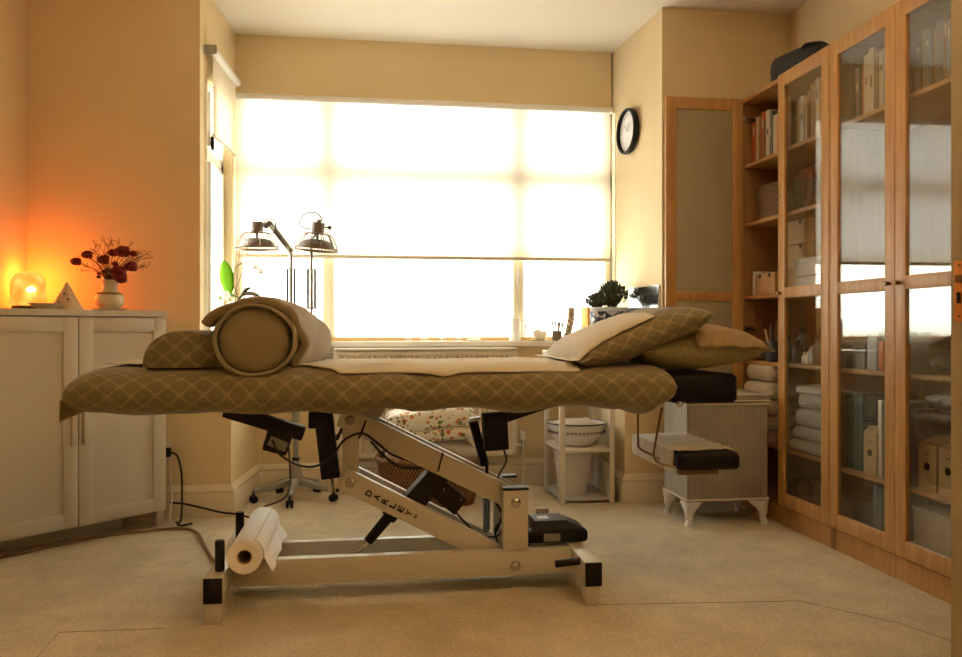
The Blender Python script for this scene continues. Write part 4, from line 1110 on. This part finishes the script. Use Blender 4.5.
# socket, plugs and cables
sp = at(169,452,YF)
so = thing('wall_socket', 'white wall socket with black plug right of the corner cabinet', 'socket', (sp.x,YF,sp.z-.05))
obj('face_plate', B().box((sp.x-.06,YF-.009,sp.z-.045),(sp.x+.012,YF-.0005,sp.z+.045),.003), m_ceram, so)
obj('plug', B().box((sp.x-.02,YF-.05,sp.z-.022),(sp.x+.016,YF-.009,sp.z+.022),.006), m_black, so)
def cord(name, pts, r, m, lab): return tag(obj(name, B().tube(pts,r,7), m), lab, 'cord')
def fp(px,py,z=.006):
    d = (EYE-z)*F/(py-329); xc=(px-481)/F*d
    return Vector((xc*cos(TH)+d*sin(TH), -xc*sin(TH)+d*cos(TH), z))
cord('power_cord', [at(171,453,4.075),at(177,456,4.06),at(181,470,4.05),at(182,490,4.04),fp(181,520,.03),fp(176,523,.008),fp(181,526,.008),fp(192,524,.008)], .005, m_cableb, 'black power cord hanging from the wall socket to the carpet')
cord('power_cord', [at(170,503,4.075),at(185,504.5,4.06),at(205,509,4.03),at(222,513,4.0),at(240,515,3.96),fp(258,521,.012),fp(268,521,.008)], .005, m_cableb, 'black cord stretched low past the skirting towards the couch base')
cord('power_cord', [at(171,470,4.085),at(170.5,480,4.08),at(172,497,4.07),fp(170,522,.03),fp(176,525,.008)], .0045, m_cablew, 'white cord hanging beside the corner cabinet')
cord('power_cord', [fp(-14,561,.008),fp(40,549,.008),fp(90,538.5,.008),fp(140,532,.008),fp(180,529,.008),fp(197,533,.008),fp(204,545,.008),fp(214,561,.008),fp(222,566,.008)], .006, m_cablebr, 'brown cord curving over the carpet in front of the cabinet')

# =====================================================================
# BOOKCASES
# =====================================================================
XF = 1.94; BD = 2.265
shelves = [.363,.765,1.10,1.48,1.785]
def bookcase(y0, y1, label, mids):
    bc_ = thing('bookcase', label, 'bookcase', ((XF+BD)/2,(y0+y1)/2,0))
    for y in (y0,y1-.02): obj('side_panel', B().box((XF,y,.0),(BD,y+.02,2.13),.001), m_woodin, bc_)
    obj('top_panel', B().box((XF,y0+.02,2.108),(BD,y1-.02,2.13),.001), m_wood, bc_)
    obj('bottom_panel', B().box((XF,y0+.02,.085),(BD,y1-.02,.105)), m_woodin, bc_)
    obj('plinth', B().box((XF+.002,y0+.02,0),(XF+.02,y1-.02,.085)), m_wood, bc_)
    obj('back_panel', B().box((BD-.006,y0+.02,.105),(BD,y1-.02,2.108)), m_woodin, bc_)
    for z in mids: obj('shelf', B().box((XF+.012,y0+.02,z-.018),(BD-.006,y1-.02,z),.001), m_wood, bc_)
    return bc_
m_frost = cloth_mat('frosted glass', (.50,.43,.30), (.60,.54,.40), .35)
def bdoor(parent, y0, y1, knob_y, M=None, hz=(.45,.95,1.35,2.02), hy=None, knob=True, gm=None):
    # door standing in the plane X = 1.92..1.94, or moved by M
    x0,x1 = 1.919,1.938; z0,z1 = .098,2.127; st_ = .058
    b = B()
    for a,c_ in ((y0,y0+st_),(y1-st_,y1)): b.box((x0,a,z0),(x1,c_,z1),.0025,M)
    for a,c_ in ((z0,z0+.062),(1.072,1.122),(z1-.062,z1)): b.box((x0+.0005,y0+st_-.002,a),(x1-.0005,y1-st_+.002,c_),.002,M)
    d_ = obj('door', b, m_wood, parent)
    for a,c_ in ((z0+.06,1.074),(1.12,z1-.06)):
        obj('glass_pane', B().box((1.927,y0+st_-.003,a),(1.931,y1-st_+.003,c_),0,M), gm or m_cglass, d_)
    if knob:
        p0 = Vector((x0,knob_y,1.097)); p1 = Vector((x0-.022,knob_y,1.097))
        if M: p0,p1 = M@p0, M@p1
        obj('knob', B().cyl(p0,p1,.007,.009,bev=.002), mat('dark brass', (.22,.14,.07), .35, metal=.8), d_)
    return d_
YA0,YA1 = 3.137,3.985; YB0,YB1 = 2.285,3.133
ba = bookcase(YA0,YA1,'far oak bookcase with its left glass door swung open', shelves)
bb_ = bookcase(YB0,YB1,'near oak bookcase with two closed glass doors', [.35,.765,1.10,1.785])
mid = (YA0+YA1)/2
bdoor(ba, YA0+.001, mid-.001, mid-.03)
midb = (YB0+YB1)/2
bdoor(bb_, midb+.001, YB1-.001, midb+.028); bdoor(bb_, YB0+.001, midb-.001, midb-.028)
# open door: hinge at (1.94, 3.985), swung to lie along -X at Y~3.93
H = Vector((XF-.004,3.955,0))
Mo = Matrix.Translation(H) @ Matrix.Rotation(radians(-90),4,'Z') @ Matrix.Translation(-Vector((1.9285,YA1,0)))
bdoor(ba, mid+.001, YA1-.001, mid+.03, Mo, knob=False, gm=m_frost)
for z in (.5,.93,2.02):
    b = B(); b.box((XF-.012,3.948,z-.02),(XF+.004,3.966,z+.02),.002); b.box((XF,3.945,z-.012),(XF+.05,3.963,z+.012),.003); b.cyl((XF+.05,3.955,z),(XF+.065,3.955,z),.012)
    obj('hinge', b, m_chrome, ba)

# ---- books ----
ordn = ['first','second','third','fourth','fifth','sixth','seventh','eighth','ninth','tenth','eleventh','twelfth']
PAL = {'orange-red':(.50,.12,.03),'cream':(.62,.52,.34),'tan':(.42,.27,.13),'grey':(.20,.19,.17),'white':(.66,.62,.54),'brown':(.20,.10,.045),
       'orange':(.55,.21,.05),'blue-grey':(.20,.25,.30),'blue':(.10,.16,.24),'dark':(.06,.05,.045),'teal':(.05,.12,.13),'yellow':(.60,.42,.12),'lilac':(.28,.22,.27)}
m_pages = mat('book pages', (.62,.55,.42), .9)
def mcol(nm): return mat(nm+' binding', PAL[nm], .6)
def row(items, ystart, z, where, group, dirn=-1, xfront=XF+.035):
    y = ystart
    for i,(cn0,th,h,dp,*lean) in enumerate(items):
        b = B(); y2 = y+dirn*th; ya,yb = min(y,y2)+.0008,max(y,y2)-.0008
        xf = xfront+random.uniform(0,.012)
        b.mi = 0; b.box((xf,ya,z),(xf+.004,yb,z+h),.0012); b.box((xf+.002,ya,z),(xf+dp,ya+.0018,z+h)); b.box((xf+.002,yb-.0018,z),(xf+dp,yb,z+h))
        b.mi = 1; b.box((xf+.004,ya+.0016,z+.004),(xf+dp-.004,yb-.0016,z+h-.005))
        b.mi = 2
        if th > .016 and i % 3 != 1:
            k0 = random.uniform(.35,.75); ym = (ya+yb)/2; b.box((xf-.0006,ym-th*.16,z+h*k0),(xf+.001,ym+th*.16,z+h*(k0+random.uniform(.06,.2))))
        band = mcol('cream') if cn0 not in ('cream','white','tan') else mcol(random.choice(['brown','orange-red','dark']))
        o = obj('book', b, [mcol(cn0), m_pages, band])
        w = ordn[i] if i < len(ordn) else 'last'
        tag(o, f'{cn0} spined book, {w} from the left {where}', 'book', group)
        y = y2-.0012*(-dirn) if dirn < 0 else y2+.0012
rnd = random.Random(3)
tA_ = [('orange-red',.030,.215,.16),('cream',.022,.235,.17),('tan',.016,.225,.16),('orange-red',.026,.245,.17),('brown',.014,.20,.16),('cream',.030,.24,.17),('grey',.018,.225,.16),('cream',.038,.20,.17),('orange-red',.03,.19,.16),('white',.034,.26,.18),('brown',.03,.25,.18)]
tA_ = [(a,b_*1.3,c_,d_) for a,b_,c_,d_ in tA_]
row(tA_, 3.945, 1.786, 'on the open top shelf of the far bookcase', 'books on the open top shelf')
tB_ = [('grey',.020,.20,.16),('cream',.036,.21,.17),('white',.036,.215,.17),('cream',.022,.20,.16),('brown',.018,.22,.17),('tan',.034,.25,.17),('cream',.032,.265,.18),('orange-red',.014,.25,.17),('cream',.030,.262,.18),('white',.055,.29,.19)]
row(tB_, 3.525, 1.786, 'behind the far bookcase glass, top shelf', 'books behind the far glass door')
tC_ = [('grey',.030,.21,.16),('orange-red',.022,.215,.17),('cream',.034,.245,.17),('cream',.036,.26,.18),('tan',.016,.23,.17),('cream',.036,.235,.17),('blue-grey',.028,.22,.16),('orange',.022,.235,.17),('white',.026,.24,.17),('brown',.024,.23,.16)]
row(tC_, 3.04, 1.786, 'behind the near bookcase left door, top shelf', 'books behind the near left door')
tD_ = [('brown',.034,.21,.16),('tan',.012,.22,.17),('grey',.034,.215,.17),('tan',.014,.20,.17),('grey',.036,.225,.18),('brown',.022,.235,.17),('grey',.020,.21,.16),('cream',.012,.25,.17),('blue-grey',.030,.262,.17),('white',.026,.265,.17)]
row(tD_, 2.675, 1.786, 'behind the near bookcase right door, top shelf', 'books behind the near right door')
# lettering on tall white spine handled as thin printed marks
def boxm(x0,y0,z0,x1,y1,z1,bev=.002): return B().box((x0,y0,z0),(x1,y1,z1),bev)
# ---- shelf 1.48: baskets, jar ----
def basket(name, yc, hy, xc, hx, z, h, m, label, cloth=None):
    c = Vector((xc,yc,z))
    t = thing(name, label, 'basket', c)
    obj('basket_body', B().loft([rrect(c,hx*.86,hy*.86,z+.001,40,.4),rrect(c,hx*.95,hy*.95,z+h*.5,40,.4),rrect(c,hx,hy,z+h,40,.4),rrect(c,hx-.008,hy-.008,z+h,40,.4),rrect(c,hx*.82,hy*.82,z+.012,40,.4)]), m, t)
    obj('rim', B().tube(rrect(c,hx-.002,hy-.002,z+h,40,.4),.006,6,smooth=False,closed=True), m, t)
    return t
basket('wicker_basket', 3.80,.135, 2.085,.115, 1.4815,.165, M_wick2, 'tan wicker basket on the open second shelf of the far bookcase')
basket('wicker_basket', 3.26,.085, 2.085,.11, 1.4815,.18, M_wick2, 'pale wicker basket behind glass near the middle post')
basket('dark_basket', 3.475,.10, 2.10,.11, 1.4815,.15, mat('dark cane', (.13,.085,.05), .7, var=.4, vscale=60, bump=.8, bscale=120), 'dark cane basket behind the far glass door')
c = Vector((2.06,3.445,1.4815+.10)); 
tag(obj('red_bundle', pillow(B(), c+Vector((0,0,.06)), .16,.14,.10,.1,pw=2.2), mat('dull red cloth', (.22,.045,.03), .8)), 'dull red cloth bundle in the dark cane basket', 'cloth')
c = Vector((1.995,3.585,1.4815)); tag(obj('glass_jar', B().lathe([(.026,0),(.028,.004),(.028,.08),(.02,.09),(.02,.10),(.001,.10)],c), mat('grey glass jar', (.25,.25,.22), .15)), 'small grey lidded jar beside the dark cane basket', 'jar')
# ---- shelf 1.10 ----
def cbox(y0,y1,z0,h,x0,dp,m,label,name='card_box',notch=True,lab=False):
    t = thing(name, label, 'box', (x0+dp/2,(y0+y1)/2,z0))
    bx = obj('box_body', boxm(x0,y0,z0+.0005,x0+dp,y1,z0+h-.001), m, t)
    if notch: 
        yc=(y0+y1)/2; obj('finger_notch', B().cyl((x0-.0015,yc,z0+h-.012),(x0+.001,yc,z0+h-.012),.011,seg=16), m_black, t)
    if lab: obj('label', boxm(x0-.001,y0+.01,z0+h*.25,x0+.0005,y0+.06,z0+h*.75,0), m_ceram, t)
    return t
cbox(3.775,3.87,1.101,.105,1.965,.20,m_card,'orange-brown card box at the left of the middle shelf')
cbox(3.665,3.77,1.101,.105,1.96,.20,m_card,'orange-brown card box right of its twin on the middle shelf')
tag(obj('white_folder', boxm(1.975,3.90,1.101,2.19,3.925,1.225,.001), m_ceram), 'upright white folder beside the orange-brown card boxes', 'folder')
cbox(3.40,3.655,1.101,.115,2.02,.19,m_cardp,'lowest brown drawer box behind the open door post',notch=False)
cbox(3.42,3.655,1.217,.115,2.02,.19,m_cardp,'middle brown drawer box of the stack with finger notch')
cbox(3.42,3.655,1.333,.115,2.02,.19,m_cardp,'topmost brown drawer box of the stack with finger notch')
cbox(3.22,3.50,1.101,.068,1.965,.045,m_ceram,'lower white carton of the pair behind glass','white_carton',False)
cbox(3.22,3.50,1.17,.082,1.965,.045,m_ceram,'upper white carton of the pair behind glass','white_carton',False,True)
cbox(3.17,3.395,1.101,.26,2.04,.18,mat('dark green card', (.09,.085,.05), .7),'tall dark box behind the two white cartons','dark_box',False)
# ---- shelf .765 ----
def bottle(px, X, z, r, h, m, label, name='bottle', capm=None):
    Y = onX(px,X); c = Vector((X,Y,z))
    t = thing(name, label, 'bottle', c)
    obj('bottle_body', B().lathe([(r*.9,0),(r,.003),(r,h*.62),(r*.8,h*.72),(r*.4,h*.80),(r*.4,h*.86),(.001,h*.86)],c,20), m, t)
    obj('cap', B().lathe([(r*.5,h*.84),(r*.5,h),(.001,h)],c,16), capm or m_black, t)
    return t
m_dk = mat('dark amber glass', (.05,.03,.02), .2); m_dg = mat('dark grey plastic', (.10,.10,.09), .4); m_cl = mat('cloudy glass', (.35,.35,.30), .2)
bottle(788,2.02,.766,.028,.13,m_dg,'grey bottle at the left behind the far glass door')
bottle(797,2.03,.766,.026,.11,m_dk,'amber bottle behind the far glass, right of the grey bottle')
bottle(803,2.08,.766,.03,.17,m_dg,'tall dark bottle in the back row behind the far glass')
bottle(805,1.985,.766,.016,.055,m_ceram,'tiny white jar, left one of the two on the lower shelf', 'small_jar', m_ceram)
bottle(809,1.98,.766,.018,.06,m_ceram,'tiny white jar, right one of the two on the lower shelf', 'small_jar', m_ceram)
bottle(817,1.99,.766,.036,.115,m_cl,'squat pale storage jar beside the tiny white jars', 'storage_jar', m_dg)
bottle(820,2.12,.766,.03,.16,m_dg,'dark bottle behind the squat pale jar')
# brush cup in the open part
c = Vector((1.99,onX(774,1.99),.766)); bp2 = thing('tool_cup', 'dark blue cup of brushes on the open lower shelf', 'cup', c)
obj('cup', B().lathe([(.036,0),(.04,.003),(.042,.10),(.038,.10),(.035,.01),(.001,.008)],c), mat('dark blue glaze', (.05,.07,.09), .3), bp2)
for k,(dx_,dy_,mm) in enumerate(((-.03,.03,m_cardp),(.01,.05,m_twig),(.02,-.02,m_grey),(-.01,.01,m_dg),(.0,-.035,m_twig))):
    obj('brush', B().tube([c+Vector((dx_*.3,dy_*.3,.02)),c+Vector((dx_,dy_,.16+.01*k))],.006,7,smooth=False), mm, bp2)
c = Vector((1.99,onX(766,1.99),.766)); tag(obj('grey_pouch', pillow(B(), c+Vector((0,0,.055)), .09,.11,.10,1.2,pw=2.4), m_dg, sharp=80), 'dark grey pouch left of the brush cup', 'pouch')
# towels
def towel(y0,y1,x0,x1,z,h,m,label,group):
    b = B(); rg = []; hr = h/2
    ys_ = [0,.06,.2,.45,.75,1]; L = y1-y0
    st_ = [q*hr for q in ys_]+[hr+(L-2*hr)*k/14 for k in range(1,14)]+[L-q*hr for q in reversed(ys_)]
    for dy in st_:
        y = y0+dy; q = min(1,min(dy,L-dy)/hr); e_ = max(.30,sqrt(max(0,1-(1-q)**2)))
        ring = []
        for k in range(32):
            a = 2*pi*k/32; ca_,sa_ = cos(a),sin(a)
            hx_ = (x1-x0)/2
            px_ = math.copysign(hx_-hr,ca_)*(1 if abs(ca_) > .25 else abs(ca_)/.25)+hr*ca_*e_
            nz_ = noise.noise(Vector((y*11,ca_*2+x0*40,z*23)))
            ring.append(Vector(((x0+x1)/2+px_+.008*nz_, y, z+hr+hr*.99*math.copysign(abs(sa_)**.8,sa_)*e_+(.006*nz_ if sa_ > .3 else 0))))
        rg.append(ring)
    b.loft(rg)
    o = obj('folded_towel', b, m, sharp=80); tag(o, label, 'towel', group); return o
pos_w = ['lowest','second from the bottom','middle','fourth from the bottom','topmost']
zz = .364
for k,h in enumerate((.068,.07,.076,.085,.088)):
    towel(3.66,3.945,1.935-.012*(k%2),2.18,zz,h,m_towelc,f'folded cream towel, {pos_w[k]} of the open-shelf stack behind the loom box','cream towels on the open shelf'); zz += h+.0006
zz = .364
for k,h in enumerate((.054,.062,.082,.070,.038)):
    towel(3.20+(.0 if k < 3 else .02),3.53-(.015*k),1.955+.006*(k%2),2.19,zz,h,m_towelw,f'folded white towel, {pos_w[k]} of the stack behind the far glass','white towels behind the far glass'); zz += h+.0006
# bottom shelf of the far bookcase
basket('brown_basket', 3.48,.075, 2.08,.10, .106,.11, M_wick, 'left small brown basket at the bottom of the far bookcase')
basket('brown_basket', 3.29,.10, 2.08,.11, .106,.14, M_wick, 'right brown basket at the bottom of the far bookcase')
tag(obj('white_cloth', pillow(B(), Vector((2.06,3.25,.245)), .14,.12,.08,0), m_towelw, sharp=80), 'white cloth sticking out of the right brown basket', 'cloth')
# ---- near bookcase ----
def yx(px,X): return onX(px,X)
xx = 1.97
tag(obj('white_packet', boxm(xx,yx(877,xx),.766,xx+.12,yx(867,xx),.766+.13), mat('pale blue carton', (.45,.52,.60), .5)), 'upright pale blue carton on the near bookcase lower shelf', 'carton')
tag(obj('orange_packet', boxm(xx,yx(883,xx),.766,xx+.10,yx(878.5,xx),.766+.115), mat('orange carton', (.70,.20,.03), .5)), 'narrow orange carton beside the pale blue carton', 'carton')
for px,w,h,lab in ((849.5,8,.06,'dark low box at the left of the near bookcase lower shelf'),(860,9,.085,'dark grey box left of the pale blue carton')):
    tag(obj('dark_box', boxm(xx,yx(px+w/2,xx),.766,xx+.06,yx(px-w/2,xx),.766+h), m_dg), lab, 'box')
bottle(869,2.09,.766,.022,.14,m_dk,'slim dark bottle at the back left of the near bookcase')
bottle(874,2.09,.766,.022,.12,m_cl,'cloudy bottle behind the dark grey box')
tag(obj('storage_tin', boxm(xx,yx(927,xx),.766,xx+.14,yx(906,xx),.766+.062), m_dg), 'flat dark tin behind the near right glass door', 'tin')
tag(obj('storage_tin', boxm(xx+.01,yx(926,xx),.829,xx+.13,yx(908,xx),.829+.045), mat('steel grey tin', (.28,.27,.25), .4)), 'smaller steel tin stacked on the flat dark tin', 'tin')
tag(obj('cloth_pile', pillow(B(), Vector((2.05,yx(942,2.05),.80)), .15,.12,.065,0), m_dg, sharp=80), 'dark folded cloth right of the two stacked tins', 'cloth')
# binders + magazine files on shelf .35
def upright(name, px0, px1, z, h, dp, m, lab, cat, X=1.975, hole=False):
    ya,yb = yx(px1,X),yx(px0,X)
    t = thing(name, lab, cat, (X+dp/2,(ya+yb)/2,z), 0, name.replace('_',' ')+'s in the near bookcase')
    if hole:
        b = B(); prof = [(0,0),(dp,0),(dp,h*1.15),(dp*.35,h*1.15),(0,h)]
        b.loft([[Vector((X+p[0],ya+.001,z+p[1])) for p in prof],[Vector((X+p[0],yb-.001,z+p[1])) for p in prof]])
        obj('file_body', b, m, t)
        yc=(ya+yb)/2; obj('finger_hole', B().cyl((X-.0015,yc,z+h*.52),(X+.001,yc,z+h*.52),.014,seg=20), m_black, t)
        obj('title_mark', boxm(X-.001,yc-.012,z+h*.78,X+.0005,yc+.012,z+h*.80,0), m_black, t)
    else:
        obj('spine', boxm(X,ya+.0008,z,X+.006,yb-.0008,z+h,.002), m, t)
        obj('board', boxm(X+.006,ya+.0015,z+.001,X+dp,yb-.0015,z+h-.002,.001), m, t)
    return t
m_tealb = mat('teal binder', (.045,.10,.11), .5); m_teal2 = mat('grey teal binder', (.08,.13,.135), .5)
zS = .351
for px0,px1,h,m,lab in ((844.5,848,.30,m_dg,'dark binder at the left of the near bookcase binder row'),(848.3,853,.31,m_tealb,'teal binder next to the dark binder'),(853.2,858,.315,m_teal2,'grey-teal wide binder in the middle of the binder row'),(858,863,.31,m_tealb,'teal binder just left of the orange folder')):
    upright('ring_binder', px0,px1,zS,h,.20,m,lab,'binder')
upright('orange_folder',865.5,873,zS+.0,.30,.18,mat('orange folder card', (.60,.28,.08), .6),'orange folder standing behind the single magazine file','folder',X=2.06)
upright('olive_folder',873,877,zS,.30,.18,mat('olive folder card', (.24,.20,.10), .6),'olive folder right of the orange folder','folder',X=2.06)
upright('magazine_file',863.5,876.5,zS,.165,.07,m_cardp,'single cardboard magazine file behind the near left door','file',hole=True,X=1.968)
upright('white_folder',877.5,881.5,zS,.30,.18,m_ceram,'white folder right of the single magazine file','folder')
upright('grey_folder',882,887,zS,.29,.18,m_dg,'dark grey folder at the right end of the binder row','folder')
upright('magazine_file',918,936.5,zS,.165,.20,m_cardp,'left of the two cardboard magazine files behind the near right door','file',hole=True)
upright('magazine_file',938.5,958,zS,.165,.20,m_cardp,'right of the two cardboard magazine files, half behind the door edge','file',hole=True)
upright('lilac_folder',907,917,zS,.285,.18,mcol('lilac'),'dull lilac folder left of the two magazine files','folder')
bottle(922,2.21,.352,.022,.335,mat('mustard plastic', (.40,.25,.05), .4),'tall mustard bottle behind the two magazine files', capm=mat('mustard cap', (.45,.32,.06), .4))
# bottom of near bookcase
for px0,px1,lab in ((873,877,'teal folder, left of three at the bottom of the near bookcase'),(877.5,882,'teal folder, middle of three at the bottom of the near bookcase'),(882.5,887,'teal folder, right of three at the bottom of the near bookcase')):
    upright('teal_folder',px0,px1,.106,.205,.18,m_teal2 if px0 != 877.5 else m_tealb,lab,'folder')
tag(obj('dark_bundle', pillow(B(), Vector((2.08,2.985,.166)), .18,.20,.11,0,pw=3), m_dg, sharp=80), 'dark bundle at the bottom left of the near bookcase', 'bundle')
t = thing('storage_crate', 'frosted plastic crate at the bottom right of the near bookcase', 'crate', (2.08,2.49,.106))
ya,yb = YB0+.035, yx(913,1.97)
obj('crate_body', boxm(1.97,ya,.106,2.22,yb,.27,.008), mat('frosted plastic', (.50,.42,.28), .35, var=.08, vscale=12), t)
obj('lid', boxm(1.962,ya-.004,.270,2.225,yb+.004,.284,.004), mat('clear lid', (.55,.50,.40), .25), t)
# bag on top of the far bookcase
b = B(); rg = []
for i in range(22):
    t_ = i/21; y = lerp(3.34,3.82,t_); e_ = (1-abs(2*t_-1)**5)**.5 if 0<t_<1 else .25
    ring = []
    for k in range(24):
        a = 2*pi*k/24; px_ = math.copysign(abs(cos(a))**.5,cos(a)); pz_ = math.copysign(abs(sin(a))**.6,sin(a))
        hz = .048+.034*t_
        ring.append(Vector((2.10+.13*px_*e_, y, 2.132+hz+hz*pz_*(e_ if pz_>0 else 1)+.006*noise.noise(Vector((y*14,a,0))))))
    rg.append(ring)
b.loft(rg); bag = thing('black_bag', 'soft black bag lying on top of the far bookcase', 'bag', (2.10,3.67,2.131))
obj('bag_body', b, mat('black nylon', (.01,.01,.01), .6, bump=.3, bscale=60), bag, sharp=80)
obj('strap', B().tube([(1.99,3.47,2.224),(1.985,3.43,2.232),(2.04,3.40,2.233),(2.10,3.42,2.228)],.008,6), m_black, bag)

# =====================================================================
# LIGHT
# =====================================================================
w = bpy.data.worlds.new('sky'); bpy.context.scene.world = w; w.use_nodes = True
nt = w.node_tree; bg = nt.nodes['Background']; bg.inputs[0].default_value = (.98,.985,.99,1); bg.inputs[1].default_value = 13.5
def light(name, kind, loc, energy, col, size=.1, rot=None, sy=None, portal=False):
    l = bpy.data.lights.new(name, kind); l.energy = energy; l.color = col
    if kind == 'AREA':
        l.size = size
        if sy: l.shape = 'RECTANGLE'; l.size_y = sy
        l.cycles.is_portal = portal
    else: l.shadow_soft_size = size
    o = bpy.data.objects.new(name, l); o.location = loc
    if rot: o.rotation_euler = rot
    C.objects.link(o); return o
light('window_portal','AREA',((XW0+XW1)/2,4.96,1.59),1,(1,1,1),XW1-XW0,(radians(-90),0,0),1.5,True)
light('side_window_portal','AREA',(-.93,4.5,1.54),1,(1,1,1),.55,(0,radians(-90),0),1.4,True)
light('uplighter','AREA',(1.45,1.15,1.80),46,(1,.64,.31),.28,(radians(180),0,0))
light('salt_lamp_bulb','POINT',(X_(30,3.975),3.975,1.15),4.0,(1,.17,.018),.03)

cam = bpy.data.cameras.new('camera'); co = bpy.data.objects.new('camera', cam); C.objects.link(co)
cam.sensor_width = 36; cam.lens = 36*F/962; cam.clip_start = .02
co.location = (0,0,EYE); co.rotation_euler = (radians(90),0,-TH)
bpy.context.scene.camera = co
vs = bpy.context.scene.view_settings
vs.view_transform = 'Standard'; vs.look = 'None'; vs.exposure = 0.0; vs.gamma = 1.0; vs.use_curve_mapping = False
